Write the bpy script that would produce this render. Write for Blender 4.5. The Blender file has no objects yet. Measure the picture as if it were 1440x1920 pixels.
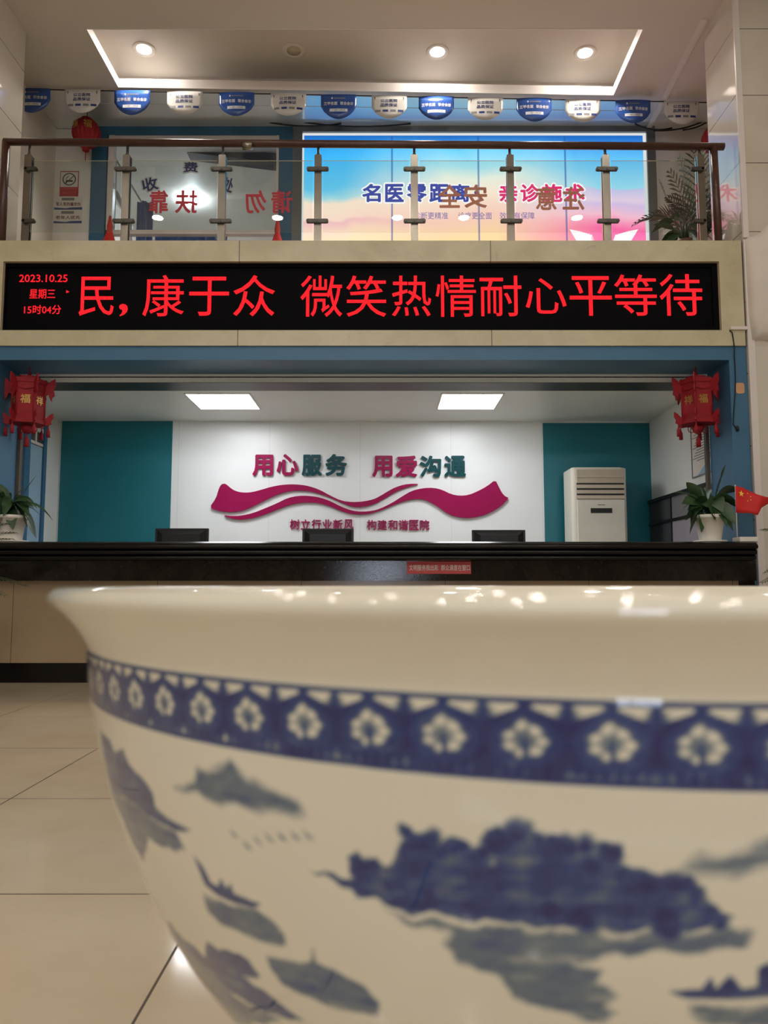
import bpy, math, random
import numpy as np
from mathutils import Vector, Matrix

random.seed(7)
rng = np.random.default_rng(5)
SC = bpy.context.scene
COL = SC.collection
PI = math.pi

# ------------------------------------------------------------------ camera, world, exposure
CAM_H = 0.81
PITCH = math.atan(135 / 1440)
cam_data = bpy.data.cameras.new('camera')
cam_data.sensor_fit = 'HORIZONTAL'
cam_data.sensor_width = 36
cam_data.lens = 36.0
cam_data.clip_start = 0.02
cam_data.dof.use_dof = True
cam_data.dof.focus_distance = 7.0
cam_data.dof.aperture_fstop = 12.0
cam = bpy.data.objects.new('camera', cam_data)
cam.location = (0, 0, CAM_H)
cam.rotation_euler = (PI / 2 + PITCH, 0, 0)
COL.objects.link(cam)
SC.camera = cam

SC.view_settings.view_transform = 'Standard'
SC.view_settings.look = 'None'
SC.view_settings.exposure = 0.12
SC.view_settings.gamma = 1.0
SC.view_settings.use_curve_mapping = False
SC.cycles.use_denoising = True
SC.cycles.max_bounces = 10
SC.cycles.diffuse_bounces = 5
SC.cycles.glossy_bounces = 4
SC.cycles.transparent_max_bounces = 16
SC.cycles.caustics_reflective = False
SC.cycles.caustics_refractive = False
SC.cycles.sample_clamp_indirect = 12.0

world = bpy.data.worlds.new('world')
SC.world = world
world.use_nodes = True
world.node_tree.nodes['Background'].inputs[0].default_value = (0.9, 0.93, 1.0, 1)
world.node_tree.nodes['Background'].inputs[1].default_value = 0.05

L_DOWN = 180.0       # lobby downlights
L_RECESS = 310.0
L_PANEL = 18.0        # office ceiling panels
L_BOX = 1.04          # back-lit sign
L_HIGH = 9.0        # fill panels added high in the entrance wall
L_DOOR = 16.0         # daylight in the windows of the entrance wall behind the viewer
L_ROOM = 320.0         # unseen fill lamp added in the ticket room

# plan of the place (metres); the camera stands at the origin looking along +Y
ZC = 6.29            # ceiling
YF = 6.6             # facade plane
YJ = 7.08            # back of the beam and of the jambs
YB = 8.82            # back wall, both storeys
XL, XR = -3.58, 3.2  # inner faces of the pillars
OL, OR_ = -3.77, 3.09  # office side walls
ZO = 2.70            # office ceiling


def ray(px, py):
    a = (px - 720) / 1440
    b = (960 - py) / 1440
    return Vector((a, math.cos(PITCH) - b * math.sin(PITCH), math.sin(PITCH) + b * math.cos(PITCH)))


def P(px, py, Y):
    """point of the photograph on the vertical plane y = Y"""
    r = ray(px, py)
    return Vector((0, 0, CAM_H)) + r * (Y / r.y)


def PZ(px, py, Z):
    """point of the photograph on the level plane z = Z"""
    r = ray(px, py)
    return Vector((0, 0, CAM_H)) + r * ((Z - CAM_H) / r.z)


def PX(px, py, X):
    r = ray(px, py)
    return Vector((0, 0, CAM_H)) + r * (X / r.x)


def zz(py, Y):
    return P(720, py, Y).z


# ------------------------------------------------------------------ materials
def lin(c):
    return tuple((v / 255 / 12.92) if v / 255 <= .04045 else ((v / 255 + .055) / 1.055) ** 2.4 for v in c)


class NT:
    def __init__(self, name):
        self.m = bpy.data.materials.new(name)
        self.m.use_nodes = True
        self.t = self.m.node_tree
        self.b = self.t.nodes['Principled BSDF']
        self.out = self.t.nodes['Material Output']

    def n(self, kind, **kw):
        nd = self.t.nodes.new(kind)
        for k, v in kw.items():
            setattr(nd, k, v)
        return nd

    def l(self, a, b):
        self.t.links.new(a, b)

    def coord(self, out='Object'):
        if not hasattr(self, '_tc'):
            self._tc = self.n('ShaderNodeTexCoord')
        return self._tc.outputs[out]

    def axis(self, ax):
        if not hasattr(self, '_sep'):
            self._sep = self.n('ShaderNodeSeparateXYZ')
            self.l(self.coord(), self._sep.inputs[0])
        return self._sep.outputs['XYZ'.index(ax)]

    def math(self, op, a, b=None, c=None, clamp=False):
        nd = self.n('ShaderNodeMath', operation=op, use_clamp=clamp)
        for i, v in enumerate((a, b, c)):
            if v is None:
                continue
            if isinstance(v, (int, float)):
                nd.inputs[i].default_value = v
            else:
                self.l(v, nd.inputs[i])
        return nd.outputs[0]

    def noise(self, scale, detail=4, rough=.55, dist=0.0, vec=None):
        nd = self.n('ShaderNodeTexNoise')
        nd.inputs['Scale'].default_value = scale
        nd.inputs['Detail'].default_value = detail
        nd.inputs['Roughness'].default_value = rough
        nd.inputs['Distortion'].default_value = dist
        self.l(vec or self.coord(), nd.inputs['Vector'])
        return nd.outputs['Fac']

    def mix(self, fac, a, b, blend='MIX'):
        nd = self.n('ShaderNodeMix', data_type='RGBA', blend_type=blend)
        for s, v in ((nd.inputs[0], fac), (nd.inputs[6], a), (nd.inputs[7], b)):
            if isinstance(v, (int, float)):
                s.default_value = v
            elif isinstance(v, tuple):
                s.default_value = (*v[:3], 1)
            else:
                self.l(v, s)
        return nd.outputs[2]

    def ramp(self, fac, stops, interp='LINEAR'):
        nd = self.n('ShaderNodeValToRGB')
        cr = nd.color_ramp
        cr.interpolation = interp
        while len(cr.elements) < len(stops):
            cr.elements.new(.5)
        for e, (p, c) in zip(cr.elements, stops):
            e.position = p
            e.color = (*c, 1) if len(c) == 3 else c
        self.l(fac, nd.inputs[0])
        return nd.outputs[0]

    def joint(self, ax, off, period, w):
        """1 on thin joints that repeat along an axis"""
        u = self.math('SUBTRACT', self.axis(ax), off)
        u = self.math('DIVIDE', u, period)
        u = self.math('FRACT', u)
        u = self.math('SUBTRACT', u, .5)
        u = self.math('ABSOLUTE', u)
        return self.math('GREATER_THAN', u, .5 - w / period / 2)

    def base(self, c):
        if isinstance(c, tuple):
            self.b.inputs['Base Color'].default_value = (*c, 1)
        else:
            self.l(c, self.b.inputs['Base Color'])

    def set(self, **kw):
        for k, v in kw.items():
            s = self.b.inputs[k]
            if isinstance(v, tuple):
                s.default_value = (*v, 1)
            elif isinstance(v, (int, float)):
                s.default_value = v
            else:
                self.l(v, s)

    def bump(self, h, strength=.1, dist=.01):
        nd = self.n('ShaderNodeBump')
        nd.inputs['Strength'].default_value = strength
        nd.inputs['Distance'].default_value = dist
        self.l(h, nd.inputs['Height'])
        self.l(nd.outputs[0], self.b.inputs['Normal'])


def pm(name, c, rough=.5, metal=0.0, var=.08, scale=6.0, spec=.5, coat=0.0, bump=0.0):
    """plain procedural material: a base colour that wanders a little"""
    t = NT(name)
    c = lin(c)
    dark = tuple(v * (1 - var) for v in c)
    light = tuple(min(1, v * (1 + var)) for v in c)
    f = t.noise(scale)
    t.base(t.ramp(f, [(.3, dark), (.7, light)]))
    t.set(Roughness=rough, Metallic=metal)
    t.b.inputs['Specular IOR Level'].default_value = spec
    if coat:
        t.b.inputs['Coat Weight'].default_value = coat
        t.b.inputs['Coat Roughness'].default_value = .03
    if bump:
        t.bump(t.noise(scale * 8), bump, .005)
    return t.m


def emit(name, c, strength, scale=0):
    t = NT(name)
    e = t.n('ShaderNodeEmission')
    e.inputs[0].default_value = (*lin(c), 1)
    e.inputs[1].default_value = strength
    t.l(e.outputs[0], t.out.inputs[0])
    return t.m


M = {}
M['white_wall'] = pm('white_wall_paint', (226, 228, 226), .45, var=.03, scale=1.5)
M['lobby_wall'] = pm('lobby_cream_wall', (205, 198, 184), .5, var=.05, scale=1.2)
M['upper_wall'] = pm('upper_white_wall', (226, 222, 214), .55, var=.06, scale=2.0)
M['ceiling'] = pm('ceiling_emulsion', (206, 198, 190), .65, var=.02, scale=1)
M['ceiling_gloss'] = pm('glossy_corridor_ceiling', (222, 224, 224), .32, .45, var=.03, scale=1.4, coat=1.0)
M['ceiling_gloss'].node_tree.nodes['Principled BSDF'].inputs['Coat IOR'].default_value = 2.0
M['white_trim'] = pm('white_trim_paint', (218, 210, 204), .4, var=.02)
M['blue_paint'] = pm('steel_blue_paint', (60, 106, 138), .42, var=.07, scale=2.2)
M['blue_upper'] = pm('upper_blue_paint', (50, 100, 132), .45, var=.06, scale=2)
M['grey_metal'] = pm('grey_brushed_cladding', (118, 122, 124), .32, .6, var=.08, scale=4)
M['rail_dark'] = pm('shutter_rail_dark', (64, 57, 50), .4, .4, var=.1)
M['rail_light'] = pm('shutter_rail_light', (98, 88, 76), .4, .4, var=.1)
M['teal'] = pm('teal_panel_paint', (20, 108, 120), .34, var=.05, scale=1.5)
M['pale_blue'] = pm('pale_blue_door_paint', (150, 180, 202), .45, var=.03)
M['black_plastic'] = pm('black_plastic', (14, 14, 16), .4, var=.15, scale=30)
M['dark_grey'] = pm('dark_grey_screen_fabric', (66, 68, 74), .7, var=.1, scale=20)
M['lilac'] = pm('pale_lilac_screen', (150, 146, 156), .6, var=.05)
M['led_black'] = pm('matt_black_led_matrix', (5, 5, 7), .7, var=.2, scale=40, spec=.08)
M['black_line'] = pm('black_edging', (16, 16, 20), .4, var=.1)
M['crimson'] = pm('crimson_acrylic', (150, 16, 78), .12, var=.05, scale=3, spec=.3, coat=.15)
M['deep_teal'] = pm('teal_acrylic', (12, 70, 76), .12, var=.05, scale=3, spec=.3, coat=.15)
M['brown_rail'] = pm('brown_painted_rail', (74, 46, 36), .35, var=.15, scale=14)
M['steel'] = pm('stainless_steel', (150, 144, 133), .24, 1.0, var=.1, scale=5)
M['steel_dark'] = pm('weathered_steel_clamp', (88, 84, 78), .38, .8, var=.15, scale=20)
M['red_vinyl'] = pm('red_vinyl_letters', (158, 18, 32), .5, var=.05)
M['backlit_vinyl'] = pm('backlit_brown_letters', (176, 112, 84), .5, var=.08)  # letters over the light box, back-lit browning of red vinyl put into the colour
M['navy_vinyl'] = pm('navy_vinyl_letters', (34, 52, 118), .5, var=.05)
M['curtain'] = pm('blue_curtain_cloth', (104, 134, 186), .7, var=.12, scale=14)
M['white_vinyl'] = pm('white_vinyl', (225, 226, 228), .5, var=.03)
M['lantern_red'] = pm('red_lantern_flock', (142, 2, 20), .7, var=.14, scale=18)
M['gold'] = pm('gold_foil', (236, 186, 96), .3, .35, var=.1, scale=20)
M['flag_red'] = pm('red_flag_cloth', (205, 34, 34), .65, var=.06, scale=9)
M['flag_gold'] = pm('yellow_star_print', (250, 206, 70), .6, var=.05)
M['pot_white'] = pm('white_ceramic_pot', (222, 218, 208), .3, var=.04, scale=5)
M['leaf'] = pm('dark_green_leaf', (44, 72, 40), .38, var=.35, scale=9)
M['palm'] = pm('olive_palm_leaf', (54, 68, 40), .5, var=.35, scale=7)
M['soil'] = pm('potting_soil', (60, 46, 36), .95, var=.3, scale=60)
M['terracotta'] = pm('brown_planter_glaze', (110, 72, 50), .4, var=.12)
M['pennant_blue'] = pm('royal_blue_pennant', (40, 78, 150), .22, var=.05, spec=.7)
M['pennant_white'] = pm('white_pennant', (206, 202, 194), .25, var=.03, spec=.7)
M['sign_red'] = pm('sign_red_print', (176, 36, 50), .45, var=.05)
M['sign_white'] = pm('sign_white_print', (222, 216, 210), .4, var=.03)
M['sign_blue'] = pm('sign_blue_print', (40, 74, 130), .45, var=.06)
M['ink'] = pm('dark_print_ink', (52, 42, 40), .5, var=.05)
M['ink_red'] = pm('maroon_print_ink', (120, 44, 52), .5, var=.05)
M['ink_grey'] = pm('grey_print_ink', (120, 120, 122), .5, var=.05)
M['label_red'] = pm('red_counter_label', (200, 70, 70), .45, var=.04)
M['ac_white'] = pm('ivory_plastic', (226, 222, 208), .25, var=.03, scale=4)
M['ac_shade'] = pm('beige_louvre_plastic', (196, 184, 164), .35, var=.04)
M['cord'] = pm('black_cord', (18, 18, 20), .6, var=.1)
M['cord_white'] = pm('white_conduit', (215, 208, 200), .5, var=.04)
M['kraft'] = pm('tan_sticker', (196, 152, 112), .7, var=.06)
M['wood_dark'] = pm('dark_stained_wood', (64, 38, 24), .4, var=.25, scale=10)
M['cable_grey'] = pm('grey_plaster_cover', (214, 206, 194), .8, var=.05, scale=3, bump=.2)
M['rubber_orange'] = pm('red_cone_plastic', (206, 40, 34), .5, var=.06)
M['desk'] = pm('desk_laminate', (150, 130, 108), .5, var=.08)


def m_floor():
    t = NT('polished_floor_tiles')
    j = t.math('MAXIMUM', t.joint('X', -0.465, .95, .006), t.joint('Y', 2.10, .9, .006))
    cell = t.n('ShaderNodeTexWhiteNoise', noise_dimensions='2D')
    cx = t.math('FLOOR', t.math('DIVIDE', t.math('SUBTRACT', t.axis('X'), -0.465), .95))
    cy = t.math('FLOOR', t.math('DIVIDE', t.math('SUBTRACT', t.axis('Y'), 2.10), .9))
    cb = t.n('ShaderNodeCombineXYZ')
    t.l(cx, cb.inputs[0]); t.l(cy, cb.inputs[1]); t.l(cb.outputs[0], cell.inputs['Vector'])
    col = t.ramp(t.noise(1.3, 6, .6), [(.3, lin((192, 177, 151))), (.7, lin((209, 196, 172)))])
    col = t.mix(t.math('MULTIPLY', cell.outputs[0], .12), col, lin((170, 150, 122)))
    t.base(t.mix(j, col, lin((70, 60, 48))))
    t.set(Roughness=t.math('ADD', t.math('MULTIPLY', j, .5), .09))
    t.b.inputs['Specular IOR Level'].default_value = .55
    return t.m


def m_pillar():
    t = NT('cream_pillar_tiles')
    j = t.joint('Z', 5.88, .645, .006)
    col = t.ramp(t.noise(1.6, 5), [(.3, lin((200, 190, 174))), (.7, lin((214, 205, 190)))])
    t.base(t.mix(j, col, lin((60, 54, 46))))
    t.set(Roughness=.12)
    t.b.inputs['Coat Weight'].default_value = 1.0
    t.b.inputs['Coat IOR'].default_value = 1.7
    t.b.inputs['Coat Roughness'].default_value = .02
    return t.m


def m_stone():
    t = NT('beige_stone_band')
    j = t.joint('X', -1.29, 2.24, .007)
    col = t.ramp(t.noise(2.2, 6, .62, .6), [(.25, lin((176, 166, 132))), (.75, lin((206, 198, 168)))])
    stain = t.ramp(t.noise(9, 5, .7, 1.0), [(.60, (0, 0, 0)), (.75, (.35, .35, .35))])
    col = t.mix(stain, col, lin((128, 118, 92)))
    t.base(t.mix(j, col, lin((84, 74, 56))))
    t.set(Roughness=.35)
    return t.m


def m_granite(name, lo, hi, speck, rough):
    t = NT(name)
    col = t.ramp(t.noise(3.5, 8, .7, 1.6), [(.35, lin(lo)), (.7, lin(hi))])
    vein = t.ramp(t.noise(26, 6, .7, .4), [(.62, (0, 0, 0)), (.8, (speck,) * 3)])
    t.base(t.mix(vein, col, lin((96, 84, 74))))
    t.set(Roughness=rough)
    t.b.inputs['Specular IOR Level'].default_value = .3
    t.bump(t.noise(90, 4, .7, .5), .09, .003)
    return t.m


def m_panel():
    t = NT('beige_counter_panel')
    j = t.joint('X', -.69, 1.2, .005)
    col = t.ramp(t.noise(1.1, 5, .6), [(.3, lin((146, 126, 98))), (.7, lin((166, 146, 118)))])
    t.base(t.mix(j, col, lin((96, 78, 56))))
    t.set(Roughness=.22)
    return t.m


def m_office_ceiling():
    t = NT('office_ceiling_panels')
    j = t.math('MAXIMUM', t.joint('X', 1.02, 2.9, .012), t.joint('Y', 8.45, .3, .004))
    col = t.ramp(t.noise(.9), [(.3, lin((226, 229, 226))), (.7, lin((234, 237, 234)))])
    t.base(t.mix(t.math('MULTIPLY', j, .35), col, lin((228, 228, 224))))
    t.set(Roughness=.35)
    return t.m


def m_white_panel():
    t = NT('white_gloss_wall_boards')
    j = t.joint('X', -.276, 1.055, .006)
    col = t.ramp(t.noise(.8), [(.3, lin((224, 228, 228))), (.7, lin((232, 235, 235)))])
    t.base(t.mix(t.math('MULTIPLY', j, .3), col, lin((170, 174, 176))))
    t.set(Roughness=.3)
    return t.m


def m_glass(name, tint=(.94, .97, .95), refl=1.0):
    t = NT(name)
    tr = t.n('ShaderNodeBsdfTransparent')
    tr.inputs[0].default_value = (*tint, 1)
    gl = t.n('ShaderNodeBsdfGlossy')
    gl.inputs['Roughness'].default_value = 0.0
    fr = t.n('ShaderNodeFresnel')
    fr.inputs[0].default_value = 1.5
    f = t.math('MULTIPLY', fr.outputs[0], refl, clamp=True)
    mx = t.n('ShaderNodeMixShader')
    t.l(f, mx.inputs[0]); t.l(tr.outputs[0], mx.inputs[1]); t.l(gl.outputs[0], mx.inputs[2])
    t.l(mx.outputs[0], t.out.inputs[0])
    return t.m


def m_lightbox(x0, x1, z0, z1):
    """a printed picture of a sky with pink cloud banks, lit from behind"""
    t = NT('backlit_sky_print')
    u = t.math('DIVIDE', t.math('SUBTRACT', t.axis('X'), x0), x1 - x0)
    v = t.math('DIVIDE', t.math('SUBTRACT', t.axis('Z'), z0), z1 - z0)
    w = t.noise(1.1, 3, .5, .5)
    w2 = t.math('MULTIPLY', t.math('SUBTRACT', w, .5), .30)
    sx = t.math('MULTIPLY', t.math('SINE', t.math('MULTIPLY', u, 9.0)), .02)
    vv = t.math('ADD', v, t.math('ADD', w2, sx))
    left = t.ramp(vv, [(0, lin((255, 226, 186))), (.10, lin((255, 216, 196))), (.17, lin((246, 190, 196))), (.2, lin((255, 220, 204))),
                       (.36, lin((250, 226, 206))), (.42, lin((160, 214, 226))), (.52, lin((96, 194, 234))), (.80, lin((64, 178, 240))), (1, lin((50, 150, 226)))])
    right = t.ramp(vv, [(0, lin((255, 120, 170))), (.08, lin((255, 104, 168))), (.16, lin((255, 150, 190))), (.22, lin((250, 190, 214))),
                        (.32, lin((214, 190, 232))), (.36, lin((232, 206, 232))), (.47, lin((196, 196, 236))), (.50, lin((150, 216, 240))),
                        (.78, lin((96, 188, 240))), (1, lin((56, 134, 220)))])
    mid = t.ramp(vv, [(0, lin((255, 214, 160))), (.2, lin((255, 206, 190))), (.4, lin((255, 232, 214))), (.55, lin((238, 240, 226))),
                      (.68, lin((170, 224, 236))), (.85, lin((110, 204, 242))), (1, lin((60, 140, 222)))])
    fl = t.n('ShaderNodeMapRange'); fl.inputs[1].default_value = .12; fl.inputs[2].default_value = .42
    fr = t.n('ShaderNodeMapRange'); fr.inputs[1].default_value = .56; fr.inputs[2].default_value = .86
    t.l(u, fl.inputs[0]); t.l(u, fr.inputs[0])
    c = t.mix(fl.outputs[0], left, mid)
    c = t.mix(fr.outputs[0], c, right)
    top = t.ramp(v, [(.86, (0, 0, 0)), (1.0, (1, 1, 1))])
    c = t.mix(top, c, lin((24, 96, 186)))
    seam = None
    for px in (735, 897, 1060):
        d = t.math('ABSOLUTE', t.math('SUBTRACT', t.axis('X'), P(px, 350, YB).x))
        s = t.math('LESS_THAN', d, .011)
        seam = s if seam is None else t.math('MAXIMUM', seam, s)
    c = t.mix(t.math('MULTIPLY', seam, .7), c, lin((36, 92, 168)))
    e = t.n('ShaderNodeEmission')
    t.l(c, e.inputs[0])
    e.inputs[1].default_value = L_BOX
    t.l(e.outputs[0], t.out.inputs[0])
    return t.m


def m_led():
    t = NT('red_led_matrix')
    c = t.n('ShaderNodeTexVoronoi')
    c.inputs['Scale'].default_value = 70
    c.inputs['Randomness'].default_value = 0.15
    t.l(t.coord(), c.inputs['Vector'])
    s = t.ramp(c.outputs['Distance'], [(.2, (1.4, .028, .038)), (.75, (.8, .008, .014))])
    e = t.n('ShaderNodeEmission')
    t.l(s, e.inputs[0])
    e.inputs[1].default_value = 1.0
    t.l(e.outputs[0], t.out.inputs[0])
    return t.m


def m_bowl():
    t = NT('blue_and_white_porcelain')
    a = t.n('ShaderNodeAttribute'); a.attribute_name = 'cobalt'
    n1 = t.noise(52, 6, .65, .6)
    amt = t.math('MULTIPLY', a.outputs['Fac'], t.math('ADD', .62, t.math('MULTIPLY', n1, .76)), clamp=True)
    glaze = t.ramp(t.noise(4), [(.3, lin((228, 222, 201))), (.7, lin((234, 229, 210)))])
    ink = t.ramp(amt, [(0, lin((138, 150, 154))), (.42, lin((104, 120, 132))), (.70, lin((36, 64, 126))), (1, lin((6, 22, 98)))])
    k = t.n('ShaderNodeMapRange'); k.inputs[1].default_value = .03; k.inputs[2].default_value = .42
    t.l(amt, k.inputs[0])
    t.base(t.mix(k.outputs[0], glaze, ink))
    t.set(Roughness=.3)
    t.b.inputs['Specular IOR Level'].default_value = .12
    t.b.inputs['Coat IOR'].default_value = 1.8
    t.b.inputs['Coat Weight'].default_value = .8
    t.b.inputs['Coat Roughness'].default_value = .03
    return t.m


M['floor'] = m_floor()
M['pillar'] = m_pillar()
M['stone'] = m_stone()
M['granite_top'] = m_granite('black_granite_moulding', (8, 7, 7), (20, 17, 16), .12, .22)
M['granite_face'] = m_granite('dark_brown_granite', (14, 11, 10), (40, 33, 28), .5, .07)
M['skirting'] = m_granite('black_granite_skirting', (8, 6, 6), (20, 15, 13), .1, .25)
M['counter_panel'] = m_panel()
M['office_ceiling'] = m_office_ceiling()
M['white_panel'] = m_white_panel()
M['glass'] = m_glass('clear_balustrade_glass')
M['pane'] = m_glass('window_pane_glass', (.93, .95, .96), 1.6)
M['led'] = m_led()
M['bowl'] = m_bowl()
M['downlight'] = emit('downlight_lens_lit', (255, 246, 234), L_DOWN)
M['recess_light'] = emit('recess_downlight_lens_lit', (255, 246, 236), L_RECESS)
M['panel_light'] = emit('office_panel_diffuser_lit', (250, 252, 255), L_PANEL)
M['daylight'] = emit('entrance_daylight', (226, 236, 255), L_DOOR)
M['high_fill'] = emit('high_fill_glow', (240, 245, 255), L_HIGH)
M['room_fill_lamp'] = emit('ticket_room_fill_lit', (236, 244, 255), L_ROOM)
M['box_edge'] = emit('lightbox_white_edge', (236, 240, 240), .8)


# ------------------------------------------------------------------ mesh helpers
class MB:
    def __init__(self):
        self.v = []; self.f = []; self.smooth = []

    def add(self, vs, fs, smooth=False):
        o = len(self.v)
        self.v += [tuple(x) for x in vs]
        self.f += [tuple(i + o for i in f) for f in fs]
        self.smooth += [smooth] * len(fs)
        return self

    def box(self, a, b):
        x0, x1 = sorted((a[0], b[0])); y0, y1 = sorted((a[1], b[1])); z0, z1 = sorted((a[2], b[2]))
        vs = [(x0, y0, z0), (x1, y0, z0), (x1, y1, z0), (x0, y1, z0), (x0, y0, z1), (x1, y0, z1), (x1, y1, z1), (x0, y1, z1)]
        return self.add(vs, [(0, 3, 2, 1), (4, 5, 6, 7), (0, 1, 5, 4), (1, 2, 6, 5), (2, 3, 7, 6), (3, 0, 4, 7)])

    def cbox(self, a, b, r, seg=2):
        """box with rounded long edges: chamfered outline in x-z, extruded along y"""
        x0, x1 = sorted((a[0], b[0])); z0, z1 = sorted((a[2], b[2]))
        pts = []
        for cx, cz, s in ((x1 - r, z1 - r, 0), (x0 + r, z1 - r, 1), (x0 + r, z0 + r, 2), (x1 - r, z0 + r, 3)):
            for k in range(seg + 1):
                an = (s + k / seg) * PI / 2
                pts.append((cx + r * math.cos(an), cz + r * math.sin(an)))
        return self.prism_y(pts, a[1], b[1])

    def prism_y(self, pts, y0, y1):
        """outline in x-z extruded from y0 to y1"""
        n = len(pts)
        area = sum(pts[i][0] * pts[(i + 1) % n][1] - pts[(i + 1) % n][0] * pts[i][1] for i in range(n))
        if area < 0:
            pts = pts[::-1]
        y0, y1 = sorted((y0, y1))
        vs = [(x, y0, z) for x, z in pts] + [(x, y1, z) for x, z in pts]
        fs = [tuple(range(n)), tuple(range(2 * n - 1, n - 1, -1))]
        fs += [(i + n, (i + 1) % n + n, (i + 1) % n, i) for i in range(n)]
        return self.add(vs, fs)

    def prism_x(self, pts, x0, x1):
        """outline in y-z extruded from x0 to x1"""
        n = len(pts)
        vs = [(x0, y, z) for y, z in pts] + [(x1, y, z) for y, z in pts]
        fs = [tuple(range(n - 1, -1, -1)), tuple(range(n, 2 * n))]
        fs += [(i, (i + 1) % n, (i + 1) % n + n, i + n) for i in range(n)]
        return self.add(vs, fs)

    def prism_z(self, pts, z0, z1):
        n = len(pts)
        vs = [(x, y, z0) for x, y in pts] + [(x, y, z1) for x, y in pts]
        fs = [tuple(range(n - 1, -1, -1)), tuple(range(n, 2 * n))]
        fs += [(i, (i + 1) % n, (i + 1) % n + n, i + n) for i in range(n)]
        return self.add(vs, fs)

    def tube(self, pts, r, n=10, cap=True):
        pts = [Vector(p) for p in pts]
        rs = r if isinstance(r, (list, tuple)) else [r] * len(pts)
        vs = []; fs = []
        prev = None
        for i, p in enumerate(pts):
            d = (pts[min(i + 1, len(pts) - 1)] - pts[max(i - 1, 0)]).normalized()
            ref = prev if prev is not None else (Vector((0, 0, 1)) if abs(d.z) < .9 else Vector((1, 0, 0)))
            a = d.cross(ref).normalized(); b = a.cross(d).normalized()
            prev = b
            for k in range(n):
                an = 2 * PI * k / n
                vs.append(p + (a * math.cos(an) + b * math.sin(an)) * rs[i])
        for i in range(len(pts) - 1):
            for k in range(n):
                fs.append((i * n + k, i * n + (k + 1) % n, (i + 1) * n + (k + 1) % n, (i + 1) * n + k))
        self.add(vs, fs, True)
        if cap:
            m = len(pts)
            o = len(self.v) - m * n
            self.f += [tuple(o + k for k in range(n - 1, -1, -1)), tuple(o + (m - 1) * n + k for k in range(n))]
            self.smooth += [False, False]
        return self

    def lathe(self, prof, c=(0, 0, 0), n=32, smooth=True, caps=True):
        vs = []; fs = []
        for r, z in prof:
            for k in range(n):
                an = 2 * PI * k / n
                vs.append((c[0] + r * math.cos(an), c[1] + r * math.sin(an), c[2] + z))
        for i in range(len(prof) - 1):
            for k in range(n):
                fs.append((i * n + k, i * n + (k + 1) % n, (i + 1) * n + (k + 1) % n, (i + 1) * n + k))
        self.add(vs, fs, smooth)
        o = len(self.v) - len(vs)
        if caps and prof[0][0] > 1e-4:
            self.f.append(tuple(o + k for k in range(n - 1, -1, -1))); self.smooth.append(False)
        if caps and prof[-1][0] > 1e-4:
            self.f.append(tuple(o + (len(prof) - 1) * n + k for k in range(n))); self.smooth.append(False)
        return self

    def build(self, name, mat, parent=None, bevel=0.0):
        me = bpy.data.meshes.new(name)
        me.from_pydata(self.v, [], self.f)
        me.polygons.foreach_set('use_smooth', self.smooth)
        me.materials.append(M[mat] if isinstance(mat, str) else mat)
        me.update()
        o = bpy.data.objects.new(name, me)
        COL.objects.link(o)
        if parent is not None:
            o.parent = parent
            o.matrix_parent_inverse = Matrix.Translation(-abs_loc(parent))
        if bevel:
            b = o.modifiers.new('bevel', 'BEVEL')
            b.width = bevel; b.segments = 2; b.limit_method = 'ANGLE'
        return o


def abs_loc(o):
    l = Vector(o.location)
    if o.parent is not None and o.type == 'EMPTY':
        l = l + abs_loc(o.parent)
    return l if o.type == 'EMPTY' else Vector((0, 0, 0)) if o.parent is None else Vector((0, 0, 0))


def tag(o, label, cat, group=None, kind=None):
    o['label'] = label
    o['category'] = cat
    if group:
        o['group'] = group
    if kind:
        o['kind'] = kind
    return o


def thing(name, label, cat, loc, group=None):
    o = bpy.data.objects.new(name, None)
    o.empty_display_size = .1
    o.location = loc
    COL.objects.link(o)
    return tag(o, label, cat, group)


def struct(name, mb, mat, label, cat, parent=None):
    o = mb.build(name, mat, parent)
    if parent is None:
        tag(o, label, cat, None, 'structure')
    return o


_glyph = {}


def glyph(body, bold, res=3):
    key = (body, bold, res)
    if key not in _glyph:
        c = bpy.data.curves.new('lettering', 'FONT')
        c.body = body; c.size = 1; c.resolution_u = res
        c.fill_mode = 'FRONT'
        o = bpy.data.objects.new('lettering', c)
        COL.objects.link(o)
        dg = bpy.context.evaluated_depsgraph_get()
        me = bpy.data.meshes.new_from_object(o.evaluated_get(dg))
        vs = np.array([v.co[:2] for v in me.vertices])
        fs = [tuple(p.vertices) for p in me.polygons]
        ed = {}
        for f in fs:
            for i in range(len(f)):
                e = (f[i], f[(i + 1) % len(f)])
                ed[e] = ed.get(e, 0) + 1
        rim = [e for e in ed if (e[1], e[0]) not in ed]
        bpy.data.objects.remove(o); bpy.data.curves.remove(c); bpy.data.meshes.remove(me)
        if bold:
            n = len(vs); k = 8
            sh = [(0, 0)] + [(bold * math.cos(q * 2 * PI / k), bold * math.sin(q * 2 * PI / k)) for q in range(k)]
            vs = np.concatenate([vs + np.array(d) for d in sh])
            fs = [tuple(i + c * n for i in f) for c in range(k + 1) for f in fs]
            rim = [(a + c * n, e + c * n) for c in range(k + 1) for a, e in rim]
        _glyph[key] = (vs, fs, rim)
    return _glyph[key]


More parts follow.
